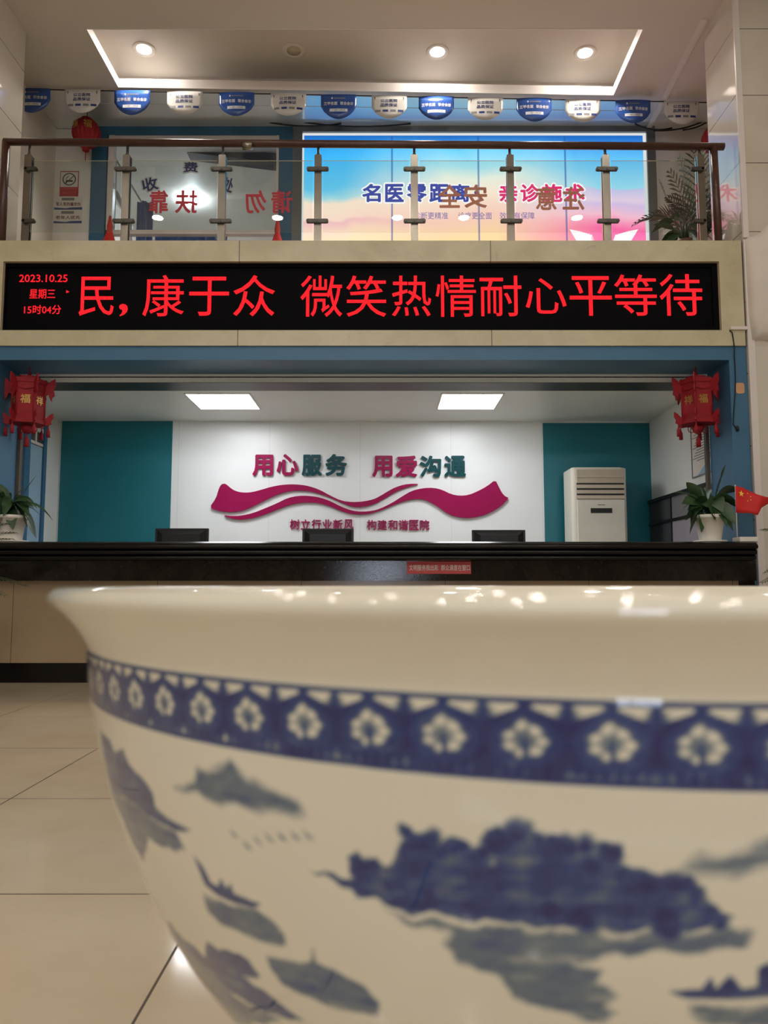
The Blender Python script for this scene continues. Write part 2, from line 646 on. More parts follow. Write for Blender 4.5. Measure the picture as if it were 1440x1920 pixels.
def write(mb, body, x0, x1, z0, z1, y, depth=.003, bold=.0, mirror=False, res=3, keep=False, rot=0.0):
    """lettering standing on a plane y, face towards -y, fitted to the box x0..x1, z0..z1"""
    vs, fs, rim = glyph(body, bold, res)
    lo = vs.min(0); hi = vs.max(0)
    sx = (x1 - x0) / (hi[0] - lo[0]); sz = (z1 - z0) / (hi[1] - lo[1])
    u = (vs[:, 0] - lo[0]) * sx
    w = (vs[:, 1] - lo[1]) * sz + z0
    X = (x1 - u) if mirror else (x0 + u)
    if rot:
        cx, cz = (x0 + x1) / 2, (z0 + z1) / 2
        X, w = cx + (X - cx) * math.cos(rot) - (w - cz) * math.sin(rot), cz + (X - cx) * math.sin(rot) + (w - cz) * math.cos(rot)
    n = len(vs)
    cp = 9 if bold else 1
    pts = [(X[i], y - depth - (i * cp // n) * 3e-5, w[i]) for i in range(n)] + [(X[i], y, w[i]) for i in range(n)]
    ff = [f[::-1] if mirror else f for f in fs]
    sides = [(b, a, a + n, b + n) for a, b in rim]
    if mirror:
        sides = [s[::-1] for s in sides]
    mb.add(pts, list(ff) + sides)
    return mb


def write_px(mb, body, box, Y, **kw):
    a = P(box[0], box[3], Y); b = P(box[2], box[1], Y)
    return write(mb, body, a.x, b.x, a.z, b.z, Y, **kw)


# ------------------------------------------------------------------ the setting
zT0, zT1 = zz(490, YF), zz(451, YF)        # upper stone band
zB0, zB1 = zz(648, YF), zz(619, YF)        # lower stone band
zBeam0 = zz(675, YF + .02)                 # underside of the blue beam
zDeck = zT1 - .12

b = MB(); b.box((-6.5, -7.5, -.1), (6.5, YB + .2, 0))
struct('floor', b, 'floor', 'beige polished tile floor of the lobby', 'floor')

# ceiling with a recess bounded by a white lip
hole = [PZ(163, 55, ZC), PZ(1205, 55, ZC), PZ(1150, 178, ZC), PZ(222, 163, ZC)]
strL, strR = PZ(0, 168, ZC), PZ(1440, 196, ZC)
mL = (strR.y - strL.y) / (strR.x - strL.x)
yAt = lambda x: strL.y + (x - strL.x) * mL
b = MB()
o4 = [(-6.5, -7.5), (6.5, -7.5), (6.5, yAt(6.5)), (-6.5, yAt(-6.5))]
vs = [(p[0], p[1], ZC) for p in o4] + [(p.x, p.y, ZC) for p in hole]
b.add(vs, [(0, 4, 5, 1), (1, 5, 6, 2), (2, 6, 7, 3), (3, 7, 4, 0)])
b.add([(p[0], p[1], ZC + .6) for p in o4], [(0, 1, 2, 3)])
rec = [(hole[0].x - .3, hole[0].y - .25), (hole[1].x + .3, hole[1].y - .25), (hole[2].x + .3, hole[2].y + .3), (hole[3].x - .3, hole[3].y + .3)]
ZR = ZC + .34
b.add([(x, y, ZR) for x, y in rec], [(0, 3, 2, 1)])
for i in range(4):
    p, q = rec[i], rec[(i + 1) % 4]
    b.add([(p[0], p[1], ZC), (q[0], q[1], ZC), (q[0], q[1], ZR), (p[0], p[1], ZR)], [(0, 1, 2, 3)])
struct('ceiling', b, 'ceiling', 'warm grey lobby ceiling with a rectangular recess', 'ceiling')
b = MB()
hc = sum((Vector(p) for p in hole), Vector()) / 4
for i in range(4):
    p, q = hole[i], hole[(i + 1) % 4]
    d = (q - p).normalized(); n = Vector((-d.y, d.x, 0))
    if n.dot(hc - p) > 0:
        n = -n
    w = .008
    a0, a1 = p - d * .0, q + d * .0
    vs = [a0 + Vector((0, 0, -.003)), a1 + Vector((0, 0, -.003)), a1 + n * w + Vector((0, 0, -.003)), a0 + n * w + Vector((0, 0, -.003))]
    vs += [v + Vector((0, 0, .103)) for v in vs]
    b.add(vs, [(0, 1, 2, 3), (4, 7, 6, 5), (0, 4, 5, 1), (1, 5, 6, 2), (2, 6, 7, 3), (3, 7, 4, 0)])
struct('trim_1', b, 'white_trim', 'white lip around the ceiling recess', 'ceiling trim')
b = MB()
xa, xb = XL - .4, XR + .8
b.add([(xa, yAt(xa), ZC + .004), (xb, yAt(xb), ZC + .004), (xb, YB + .1, ZC + .004), (xa, YB + .1, ZC + .004)], [(0, 3, 2, 1)])
b.add([(xa, yAt(xa), ZC + .1), (xb, yAt(xb), ZC + .1), (xb, YB + .1, ZC + .1), (xa, YB + .1, ZC + .1)], [(0, 1, 2, 3)])
struct('ceiling_corridor', b, 'ceiling_gloss', 'glossy pale ceiling over the upstairs corridor', 'ceiling')
a, c = PZ(1320, 37, ZC), PZ(1215, 241, ZC)
b = MB()
b.add([(a.x - .03, a.y, ZC - .02), (a.x + .03, a.y, ZC - .02), (c.x + .03, c.y, ZC - .02), (c.x - .03, c.y, ZC - .02),
       (a.x - .03, a.y, ZC), (a.x + .03, a.y, ZC), (c.x + .03, c.y, ZC), (c.x - .03, c.y, ZC)],
      [(0, 3, 2, 1), (4, 5, 6, 7), (0, 1, 5, 4), (1, 2, 6, 5), (2, 3, 7, 6), (3, 0, 4, 7)])
struct('trim_2', b, 'cord_white', 'pale cover strip running across the ceiling at right', 'ceiling trim')

# pillars and the wall planes of the lobby
b = MB(); b.box((XR, YF, 0), (6.6, 7.2, ZC))
struct('wall_right', b, 'pillar', 'cream tiled pillar at the right of the balcony', 'wall')
b = MB(); b.box((-6.6, YF, zT1 - .02), (XL, 7.2, ZC))
struct('wall_left', b, 'pillar', 'cream tiled pillar at the left of the balcony', 'wall')
b = MB(); b.box((-6.6, -7.6, 0), (-6.5, YF, ZC)); struct('wall_lobby_left', b, 'lobby_wall', 'cream side wall of the lobby, left', 'wall')
b = MB(); b.box((6.5, -7.6, 0), (6.6, YF, ZC)); struct('wall_lobby_right', b, 'lobby_wall', 'cream side wall of the lobby, right', 'wall')
b = MB()
zc0, zc1 = 5.55, 6.15
b.box((-6.6, -7.6, 0), (-.59, -7.5, zc0)); b.box((.49, -7.6, 0), (6.6, -7.5, zc0)); b.box((-.25, -7.6, 0), (-.21, -7.5, 1.5)); b.box((-.59, -7.6, 1.5), (.49, -7.5, zc0)); b.box((-.59, -7.6, 0), (.49, -7.5, .1))
b.box((-6.6, -7.6, zc1), (6.6, -7.5, ZC)); b.box((-6.6, -7.6, zc0), (-5.6, -7.5, zc1)); b.box((5.6, -7.6, zc0), (6.6, -7.5, zc1)); b.box((-1.8, -7.6, zc0), (-1.7, -7.5, zc1)); b.box((1.7, -7.6, zc0), (1.8, -7.5, zc1))
struct('wall_rear', b, 'lobby_wall', 'cream entrance wall behind the viewer', 'wall')
b = MB(); b.box((-5.6, -7.59, zc0), (-1.8, -7.56, zc1)); b.box((-1.7, -7.59, zc0), (1.7, -7.56, zc1)); b.box((1.8, -7.59, zc0), (5.6, -7.56, zc1))
struct('high_fill_panels', b, 'high_fill', 'glowing fill panels added high in the entrance wall behind the viewer', 'window')  # unseen glowing panels added to brighten the facade and upper walls
b = MB(); b.box((-.59, -7.59, .1), (-.25, -7.56, 1.5)); b.box((-.21, -7.59, .1), (.49, -7.56, 1.5))
struct('door_2', b, 'daylight', 'daylit glass entrance doors behind the viewer', 'door')
b = MB(); b.box((XR + .06, YF - .012, 0), (6.5, YF + .01, zz(650, YF)))
struct('wall_right_lower', b, 'lobby_wall', 'plain cream cladding on the lower right pillar', 'wall')
# cream trim strip beside the right pillar, dark joint line
b = MB(); b.box((XR, YF - .02, 0), (XR + .06, YF, zT1)); b.box((XR + .001, YF - .022, zT1 + .02), (XR + .05, YF, ZC))
struct('trim_3', b, 'white_trim', 'narrow cream corner bead on the right pillar', 'trim')

# stone bands around the display
b = MB()
xl, xr = -3.6, P(1351, 560, YF).x
b.box((xl, YF, zT0), (XR - .01, 6.78, zT1))
b.box((xl, YF, zB0), (XR - .01, 6.78, zB1))
b.box((xr, YF, zB1), (XR - .01, 6.78, zT0))
b.box((-6.5, YF, zB0), (xl, 6.78, zT1 - .02)); b.box((xl, YF, zB1), (P(3, 560, YF).x, 6.78, zT0))
b.box((xl, 6.775, zB0), (XR, 6.9, zT1 - .05))
struct('trim_4', b, 'stone', 'beige stone surround of the red display', 'stone surround')
b = MB(); b.box((XL - .6, 6.78, zDeck - .14), (XR + .8, YB, zDeck))
struct('floor_upper', b, 'stone', 'upstairs corridor deck', 'floor')

# blue beam and piers around the reception opening
zbk = zz(702, YJ)
b = MB()
b.box((-6.5, YF + .02, zBeam0), (XR - .005, YJ, zB0 + .01))
b.box((P(1367, 675, YF + .02).x, YF + .02, 0), (XR - .005, YJ, zBeam0))
b.box((-6.5, YF + .02, 0), (P(38, 702, YJ).x, YJ, zBeam0))
struct('trim_5', b, 'blue_paint', 'steel blue beam and piers framing the reception opening', 'beam')
# shutter box under the beam's back edge
z0, z1 = zz(723, 7.2), zz(704, 7.1)
b = MB()
xjl, xjr = P(38, 702, YJ).x, P(1325, 702, YJ).x
h3 = (z1 - z0) / 3
b.box((xjl, 7.09, z1 - h3), (xjr, 7.4, z1 + .12))
struct('trim_6', b, 'rail_light', 'pale upper rail of the roller shutter box', 'shutter rail')
b = MB(); b.box((xjl, 7.10, z0), (xjr, 7.4, z1 - h3)); b.box((xjl, 7.085, z0 - .002), (xjr, 7.11, z0 + .02)); b.box((xjl, 7.08, z0 + .045), (xjr, 7.11, z0 + .055))
struct('trim_7', b, 'rail_dark', 'dark lower rail of the roller shutter box', 'shutter rail')
b = MB(); b.box((xjl, YJ, 0), (xjl + .03, YJ + .05, z0)); b.box((xjr - .03, YJ, 0), (xjr, YJ + .05, z0))
struct('trim_8', b, 'rail_light', 'slim shutter guides on both jambs', 'shutter guide')

# office behind the counter
b = MB(); b.box((OL - .2, YJ, ZO), (OR_ + .2, YB + .1, ZO + .1))
struct('ceiling_office', b, 'office_ceiling', 'white panelled ceiling of the reception office', 'ceiling')
b = MB(); b.box((OL - .3, YB, 0), (OR_ + .2, YB + .1, ZO))
struct('wall_office_back', b, 'white_panel', 'white back wall of the reception office', 'wall')
b = MB(); b.box((OL - .1, YJ, 0), (OL, YB, ZO))
struct('wall_office_left', b, 'white_wall', 'white left wall of the reception office', 'wall')
b = MB(); b.box((OR_, YJ, 0), (OR_ + .1, YB, ZO))
struct('wall_office_right', b, 'white_wall', 'white right wall of the reception office', 'wall')
for nm, x0, x1, lab in (('wall_teal_left', 117, 324, 'teal wall panel at the left of the office'), ('wall_teal_right', 1017.5, 1217, 'teal wall panel behind the air conditioner')):
    b = MB(); b.box((P(x0, 800, YB).x, YB - .012, .0), (P(x1, 800, YB).x, YB, zz(788.5 if x0 < 500 else 793.5, YB)))
    struct(nm, b, 'teal', lab, 'wall panel')
# light blue door in the left wall
def XW(px, X, off=0):
    return PX(px, 900, X).y
ya, yb = PX(46, 900, OL).y, PX(72, 900, OL).y
d = MB(); d.box((OL, ya, .02), (OL + .03, yb, zz(830, ya)))
dr = struct('door_1', d, 'pale_blue', 'pale blue door in the left office wall', 'door')
d = MB(); d.box((OL, ya, zz(828, ya)), (OL + .035, yb, zz(828, ya) + .03)); d.box((OL, ya, 2.45), (OL + .035, yb, 2.5)); d.box((OL, (ya + yb) / 2 - .015, zz(828, ya)), (OL + .032, (ya + yb) / 2 + .015, 2.45))
d.build('transom_frame', 'white_trim', dr)
d = MB(); d.box((OL, ya, zz(828, ya) + .03), (OL + .02, yb, 2.45)); d.build('transom_glass', 'dark_grey', dr)
d = MB(); d.box((OL, ya - .12, 0), (OL + .05, ya, 2.55)); d.box((OL, yb, 0), (OL + .05, yb + .07, 2.55)); d.build('door_frame', 'blue_paint', dr)

# upstairs back wall
zW = ZC
X = lambda px: P(px, 340, YB).x
b = MB()
b.box((XL - .4, YB, zDeck), (X(174), YB + .15, zW))
b.box((X(1226), YB, zDeck), (XR + .87, YB + .15, zW))
b.box((X(174), YB, zz(214, YB)), (X(1226), YB + .15, zW))
struct('wall_back', b, 'upper_wall', 'pale wall at the back of the upstairs corridor', 'wall')
b = MB(); b.box((XL - .5, 7.2, zDeck), (XL - .38, YB, zW)); struct('wall_corridor_left', b, 'upper_wall', 'left end wall of the upstairs corridor', 'wall')
b = MB(); b.box((XR + .75, 7.2, zDeck), (XR + .87, YB, zW)); struct('wall_corridor_right', b, 'upper_wall', 'right end wall of the upstairs corridor', 'wall')
b = MB()
zh0, zh1 = zz(250, YB - .05), zz(228, YB - .05)
b.box((X(173), YB - .05, zDeck), (X(201), YB + .12, zh1)); b.box((X(524), YB - .05, zDeck), (X(549), YB + .12, zh1)); b.box((X(201), YB - .05, zh0 - .01), (X(524), YB + .12, zh1))
b.box((X(36), YB - .03, zDeck), (X(44), YB, zz(240, YB)))
struct('trim_9', b, 'blue_upper', 'blue painted posts and header around the ticket window', 'window surround')
b = MB(); b.box((X(174), YB - .09, zz(226, YB)), (X(1214), YB, zz(217, YB)))
struct('trim_10', b, 'grey_metal', 'grey strip along the top of the shopfront', 'trim')
b = MB()
b.box((X(549), YB - .06, zDeck), (X(567), YB + .1, zz(226, YB))); b.box((X(567), YB - .06, zz(252, YB)), (X(1228), YB + .1, zz(226, YB))); b.box((X(1212), YB - .06, zDeck), (X(1228), YB + .1, zz(252, YB)))
struct('trim_11', b, 'grey_metal', 'grey metal frame around the illuminated picture', 'metal frame')

# ticket window and the room behind it
wx0, wx1 = X(203), X(523)
wz0, wz1 = zDeck + .1, zh0 - .01
b = MB()
t = .05
b.box((wx0, YB - .03, wz0), (wx0 + .07, YB + .05, wz1)); b.box((wx1 - .03, YB - .03, wz0), (wx1, YB + .05, wz1))
zs = zz(433, YB)
b.box((wx0, YB - .03, zs - .05), (wx1, YB + .05, zs)); b.box((wx0, YB - .02, wz1 - .05), (wx1, YB + .05, wz1))
win = struct('window_1', b, 'white_trim', 'upstairs ticket window with a white frame', 'window')
b = MB(); b.box((wx0 + .05, YB, zs), (wx1 - .02, YB + .008, wz1 - .03)); b.build('window_pane', 'pane', win)
for ch, box, rot in (('收', (263, 330, 299, 361), .22), ('费', (341, 301, 374, 326), .0), ('处', (414, 330, 441, 364), -.25)):
    b = MB(); write_px(b, ch, box, YB - .002, depth=.002, bold=.11, rot=rot); b.build('letter_outline', 'white_vinyl', win)
    b = MB(); write_px(b, ch, (box[0] + 3, box[1] + 3, box[2] - 3, box[3] - 3), YB - .005, depth=.002, bold=.025, rot=rot); b.build('letter', 'navy_vinyl', win)
b = MB()
yr = YB + 3.2
b.box((wx0 - .6, yr, zDeck), (wx1 + .8, yr + .1, 6.4)); b.box((wx0 - .7, YB + .15, zDeck), (wx0 - .6, yr, 6.4)); b.box((wx1 + .8, YB + .15, zDeck), (wx1 + .9, yr, 6.4))
b.box((wx0 - .7, YB + .15, zDeck - .1), (wx1 + .9, yr, zDeck)); b.box((wx0 - .7, YB + .15, 6.35), (wx1 + .9, yr + .1, 6.45))
struct('wall_ticket_room', b, 'upper_wall', 'pale walls of the room behind the ticket window', 'wall')
p0, p1 = P(235, 262, YB + .7), P(530, 300, YB + .7)
b = MB()
q0, q1 = P(205, 268, YB + .6), P(540, 308, YB + .6)
r0, r1 = P(205, 255, YB + .6), P(540, 290, YB + .6)
b.prism_y([(q0.x, q0.z), (q1.x, q1.z), (r1.x, r1.z), (r0.x, r0.z)], YB + .6, YB + .8)
struct('trim_12', b, 'dark_grey', 'dark sloping duct seen through the ticket window', 'duct')
lamp = MB(); lx, lz = P(360, 345, YB + 1.8).x, P(360, 345, YB + 1.8).z
lamp.lathe([(0, -.02), (.05, -.02), (.07, 0), (.05, .03), (0, .04)], (lx, YB + 1.8, 6.30), 20)
tag(lamp.build('fill_lamp', 'room_fill_lamp'), 'unseen round fill lamp added on the ceiling behind the ticket window', 'lamp')  # added out of sight to brighten the ticket room


# ------------------------------------------------------------------ lights of the lobby
def downlight(x, y, z, lit, label, mat):
    t = thing('downlight', label, 'ceiling light', (x, y, z), 'ceiling downlights')
    b = MB(); b.lathe([(.078, -.004), (.12, -.012), (.125, -.004), (.125, 0)], (x, y, z), 28, True, False)
    b.build('trim_ring', 'white_trim', t)
    b = MB(); b.lathe([(0, -.0035), (.078, -.0035), (.078, 0)], (x, y, z), 28)
    b.build('lens', mat if lit else 'ac_shade', t)


for px, py, lit, lab in ((270, 92, 1, 'lit downlight in the ceiling recess, far left'), (551, 95, 0, 'unlit downlight in the ceiling recess'),
                         (820, 97, 1, 'lit downlight in the middle of the ceiling recess, right of the unlit one'), (1097, 99, 1, 'lit downlight at the right end of the ceiling recess')):
    p = PZ(px, py, ZR)
    downlight(p.x, p.y, ZR, lit, lab, 'recess_light')
k = 0
for y, xs in ((4.6, (-2.4, 0.3, 2.6)), (2.3, (-3.4, -1.6, .2, 1.2, 2.9)), (.7, (-3.3, -1.0, -.15, 1.6, 3.3)), (-1.2, (-3.6, -2.2, -1.0, .5, 1.9, 3.4)), (-3.6, (-3.4, -1.7, .2, 1.8, 3.5))):
    for x in xs:
        k += 1
        row = {4.6: 'nearest the balcony', 2.3: 'in the second row from the balcony', .7: 'right above the viewer', -1.2: 'behind the viewer', -3.6: 'near the entrance'}[y]
        downlight(x, y, ZC, 1, f'lobby downlight {row}, {abs(x):.1f} m {"left" if x < 0 else "right"} of centre', 'downlight')

# office ceiling light panels
for x0, x1, x2, x3, lab in ((352, 470, 483, 373, 'square lit ceiling panel in the office, left one'), (833, 940, 928, 818, 'square lit ceiling panel in the office, right one')):
    a = PZ(x0, 738, ZO); c = PZ(x2, 766, ZO)
    xm = (PZ((x0 + x3) / 2, 752, ZO).x, PZ((x1 + x2) / 2, 752, ZO).x)
    t = thing('panel_light', lab, 'ceiling light', ((xm[0] + xm[1]) / 2, (a.y + c.y) / 2, ZO), 'office ceiling panels')
    b = MB(); b.box((xm[0], a.y, ZO - .006), (xm[1], c.y, ZO)); b.build('diffuser', 'panel_light', t)
    b = MB()
    w = .018
    b.box((xm[0] - w, a.y - w, ZO - .008), (xm[1] + w, a.y, ZO)); b.box((xm[0] - w, c.y, ZO - .008), (xm[1] + w, c.y + w, ZO))
    b.box((xm[0] - w, a.y, ZO - .008), (xm[0], c.y, ZO)); b.box((xm[1], a.y, ZO - .008), (xm[1] + w, c.y, ZO))
    b.build('frame', 'white_trim', t)

# ------------------------------------------------------------------ reception counter
yS, yT, yP = 6.36, 6.20, 6.44
ct = thing('reception_counter', 'long reception counter with black granite top and beige front panels', 'counter', (0, yP, 0))
zTop = zz(1015, yT)
xe = P(1421, 1030, yT).x
s0, s1 = zz(1089, yS), zz(1050, yT)
dz = (zTop - s1) / 3
prof = [(yT + .08, zTop), (yT + .05, zTop), (yT + .02, zTop - .012)]
for k in range(3):
    zt = zTop - .02 - k * dz * .9
    y0 = yT + .02 * k
    for j in range(7):
        an = PI / 2 - j * PI / 6
        prof.append((y0 + .012 - .022 * math.cos(an), zt - dz * .42 + dz * .38 * math.sin(an)))
    prof.append((y0 + .026, zt - dz * .84))
prof += [(yS, s1 - .002), (yS + .6, s1 - .002), (yS + .6, zTop)]
b = MB(); b.prism_x(prof[::-1], -6.4, xe)
b.build('granite_top', 'granite_top', ct)
b = MB(); b.box((-6.4, yS, s0), (P(1418, 1070, yS).x, yS + .5, s1)); b.build('granite_band', 'granite_face', ct)
b = MB(); b.box((-6.4, yP, .16), (P(1385, 1100, yP).x, yP + .1, s0)); b.build('front_panel', 'counter_panel', ct)
b = MB(); b.box((P(1385, 1100, yP).x, yP - .005, 0), (P(1415, 1095, yP).x, yP + .4, s0)); b.build('end_post', 'granite_face', ct)
b = MB(); b.box((-6.4, yP - .006, 0), (P(1385, 1100, yP).x, yP + .1, .16)); b.build('skirting', 'skirting', ct)
b = MB(); b.box((-3.3, yS + .61, .72), (xe - .1, 7.3, .76)); dk = thing('office_desk', 'low work desk behind the reception counter that carries the monitors', 'desk', (0, 7, 0)); b.build('work_surface', 'desk', dk)
b = MB(); b.box((-3.3, yS + .62, 0), (xe - .1, yS + .64, .72)); b.build('front_panel', 'desk', dk)

lb = thing('counter_label', 'red printed label on the dark granite front of the counter', 'label', P(823, 1075, yS - .006))
b = MB(); a, c = P(763, 1076, yS), P(883, 1053, yS); b.box((a.x, yS - .004, a.z), (c.x, yS - .0008, c.z)); b.build('backing', 'label_red', lb)
b = MB(); write_px(b, '文明服务我出彩', (767, 1059, 822, 1070), yS - .004, depth=.001, bold=.01); write_px(b, '群众满意在窗口', (827, 1059, 881, 1070), yS - .004, depth=.001, bold=.01)
b.build('lettering', 'sign_white', lb)

# ------------------------------------------------------------------ red LED display
led = thing('led_display', 'long black electronic display with scrolling red characters', 'electronic sign', (0, YF + .06, zB1))
b = MB()
x0, x1 = P(5, 560, YF + .06).x, xr
zl0, zl1 = zB1 + .003, zz(495, YF + .06)
y = YF + .06
b.box((x0, y, zl0), (x1, y + .1, zl1)); b.build('screen', 'led_black', led)
b = MB(); w = .035
b.box((x0, y - .02, zl0), (x1, y, zl0 + w)); b.box((x0, y - .02, zl1 - w), (x1, y, zl1)); b.box((x0, y - .02, zl0 + w), (x0 + w, y, zl1 - w)); b.box((x1 - .05, y - .02, zl0 + w), (x1, y, zl1 - w))
b.build('bezel', 'led_black', led)
for ch, a, c, t0, t1 in (('民', 147, 215, 519, 592), (',', 223, 240, 570, 593), ('康', 267, 346, 516, 593), ('于', 354, 430, 519, 592), ('众', 437, 516, 516, 593),
                         ('微', 563, 642, 517, 594), ('笑', 649, 724, 517, 594), ('热', 735, 808, 517, 593), ('情', 817, 892, 517, 594), ('耐', 900, 977, 517, 593),
                         ('心', 986, 1061, 522, 588), ('平', 1069, 1146, 518, 592), ('等', 1153, 1230, 515, 592), ('待', 1238, 1315, 514, 592)):
    b = MB(); write_px(b, ch, (a, t0, c, t1), y - .001, depth=.003, bold=.002)
    b.build('character', 'led', led)
for tx, bx in (('2023.10.25', (36, 515, 127, 529)), ('星期三', (55, 542, 104, 560)), ('15时04分', (45, 572, 115, 589))):
    b = MB(); write_px(b, tx, bx, y - .001, depth=.003, bold=.004); b.build('small_text', 'led', led)
b = MB(); a = P(127, 547, y); b.prism_y([(a.x - .012, a.z + .014), (a.x + .016, a.z - .002), (a.x - .012, a.z - .012)], y - .004, y); b.build('pointer', 'led', led)

# ------------------------------------------------------------------ slogan and emblem on the office wall
yW = YB
names = (('用', 474, 513, 853, 893, 'crimson', 'crimson raised character 用 that opens the large slogan at its left end'),
         ('心', 519, 560, 852, 892, 'crimson', 'crimson raised character 心, second of the large slogan'),
         ('服', 566, 604, 853, 893, 'deep_teal', 'teal raised character 服, third of the large slogan'),
         ('务', 610, 651, 852, 893, 'deep_teal', 'teal raised character 务, fourth of the large slogan'),
         ('用', 698, 736, 855, 895, 'crimson', 'crimson raised character 用 after the gap in the large slogan'),
         ('爱', 742, 782, 855, 895, 'crimson', 'crimson raised character 爱 in the large slogan'),
         ('沟', 787, 827, 855, 895, 'deep_teal', 'teal raised character 沟, last but one of the large slogan'),
         ('通', 833, 873, 855, 895, 'deep_teal', 'teal raised character 通 that ends the large slogan'))
for ch, a, c, t0, t1, m, lab in names:
    b = MB(); write_px(b, ch, (a, t0, c, t1), yW, depth=.03, bold=.034)
    tag(b.build('slogan_character', m), lab, 'raised character', 'large slogan characters')
for line, x0, x1, t0, t1, where in (('树立行业新风', 543, 664, 974, 993, 'left half'), ('构建和谐医院', 687, 806, 975, 994, 'right half')):
    n = len(line)
    for i, ch in enumerate(line):
        w = (x1 - x0) / n
        b = MB(); write_px(b, ch, (x0 + i * w + 1, t0, x0 + (i + 1) * w - 1.2, t1), yW, depth=.02, bold=.016)
        tag(b.build('motto_character', 'crimson'), f'small crimson character {ch} in the {where} of the motto under the ribbon', 'raised character', 'small motto characters')

rib1 = [(393.5, 952), (406, 935), (411, 917.5), (415, 909.5), (421, 907), (426, 909), (432.5, 915), (440, 920), (450, 923.3), (462.5, 924.3), (475, 923), (490, 919), (510, 913), (530, 909.5), (547.5, 908.5), (565, 909.5), (580, 912),
        (600, 918.8), (620, 930), (640, 939.3), (660, 942), (680, 941), (700, 937), (713, 930.5), (734, 917.5), (750, 911), (766, 907.7), (789, 907.7),
        (766, 913), (744, 921.5), (723, 934.5), (702, 946), (681, 951), (660, 950.5), (650, 947), (630, 938), (605, 927.5), (580, 921), (555, 920), (535, 923), (515, 930), (490, 942.5), (465, 955), (445, 960), (425, 960.5), (407, 957.5)]
rib2 = [(419.5, 966), (432, 968), (452, 967.5), (475, 962.5), (500, 952.5), (520, 944), (540, 934), (560, 930), (580, 930), (600, 933), (620, 940), (640, 950.5), (660, 958), (680, 960), (700, 958), (713, 954), (734, 944), (755, 930.5),
        (771, 921), (792, 915.7), (813, 915), (829, 919), (845, 927), (861, 930.2), (879, 928.5), (897, 920.7), (913, 912), (928, 900), (934, 912), (940, 924), (946, 931), (954, 934),
        (940, 949), (919, 962), (897, 969.5), (876, 972), (855, 969.5), (839, 963.5), (824, 953), (810, 944), (797, 937.5), (781, 935.7), (765.6, 938), (744, 945), (723, 954), (702, 962), (681, 965.5), (660, 964.5),
        (640, 959), (620, 950), (600, 944), (580, 942.5), (560, 943.7), (540, 948.2), (520, 956), (495, 966), (475, 972), (455, 975), (440, 973.7), (427, 970.5)]


def smooth_closed(pts, k=2):
    for _ in range(k):
        out = []
        n = len(pts)
        for i in range(n):
            p, q = pts[i], pts[(i + 1) % n]
            out += [(p[0] * .75 + q[0] * .25, p[1] * .75 + q[1] * .25), (p[0] * .25 + q[0] * .75, p[1] * .25 + q[1] * .75)]
        pts = out
    return pts


for pts, lab in ((rib1, 'crimson ribbon emblem whose broad end flies at the left, under the slogan'), (rib2, 'crimson ribbon emblem whose broad end flies at the right, under the slogan')):
    q = [P(x, y_, yW) for x, y_ in smooth_closed(pts, 1)]
    b = MB(); b.prism_y([(p.x, p.z) for p in q], yW - .03, yW - .004)
    tag(b.build('ribbon_emblem', 'crimson'), lab, 'wall emblem', 'ribbon emblem pieces')

# ------------------------------------------------------------------ office things
ya = 8.30
ac = thing('air_conditioner', 'ivory floor-standing air conditioner in front of the teal wall', 'air conditioner', (P(1130, 950, ya).x, ya + .2, 0))
x0, x1 = P(1073, 950, ya).x, P(1183, 950, ya).x
zt = zz(876, ya)
pl = [(x0, ya + .03), (x0 + .03, ya), (x1 - .10, ya), (x1 - .03, ya + .05), (x1, ya + .16), (x1, ya + .38), (x0, ya + .38)]
b = MB(); b.prism_z(pl, 0, zt); b.build('body', 'ac_white', ac, .012)
fx0, fx1 = P(1082, 950, ya).x, P(1171, 950, ya).x
b = MB(); b.box((fx0, ya - .012, zz(906, ya)), (fx1, ya + .002, zz(880, ya))); b.box((fx0, ya - .018, zz(896, ya)), (fx1, ya, zz(893, ya))); b.build('grille_cover', 'ac_shade', ac, .004)
b = MB(); b.box((fx0, ya - .002, zz(936, ya)), (fx1, ya + .006, zz(906, ya))); b.build('vent_opening', 'black_plastic', ac)
for yy in (910, 920, 930):
    b = MB()
    z = zz(yy, ya)
    b.prism_x([(ya - .016, z - .030), (ya - .012, z - .034), (ya + .004, z + .004), (ya - .002, z + .008)], fx0, fx1)
    b.build('louvre', 'ac_shade', ac)
b = MB(); b.box((fx0, ya - .014, .1), (fx1, ya + .002, zz(937, ya))); b.build('front_panel', 'ac_white', ac, .006)
b = MB(); a, c = P(1107, 962, ya), P(1147, 953, ya); b.box((a.x, ya - .018, a.z), (c.x, ya - .012, c.z)); b.build('display', 'black_plastic', ac, .002)
b = MB(); a, c = P(1120, 947.5, ya), P(1134, 946, ya); b.box((a.x, ya - .016, a.z), (c.x, ya - .013, c.z)); b.build('badge', 'ink_grey', ac)

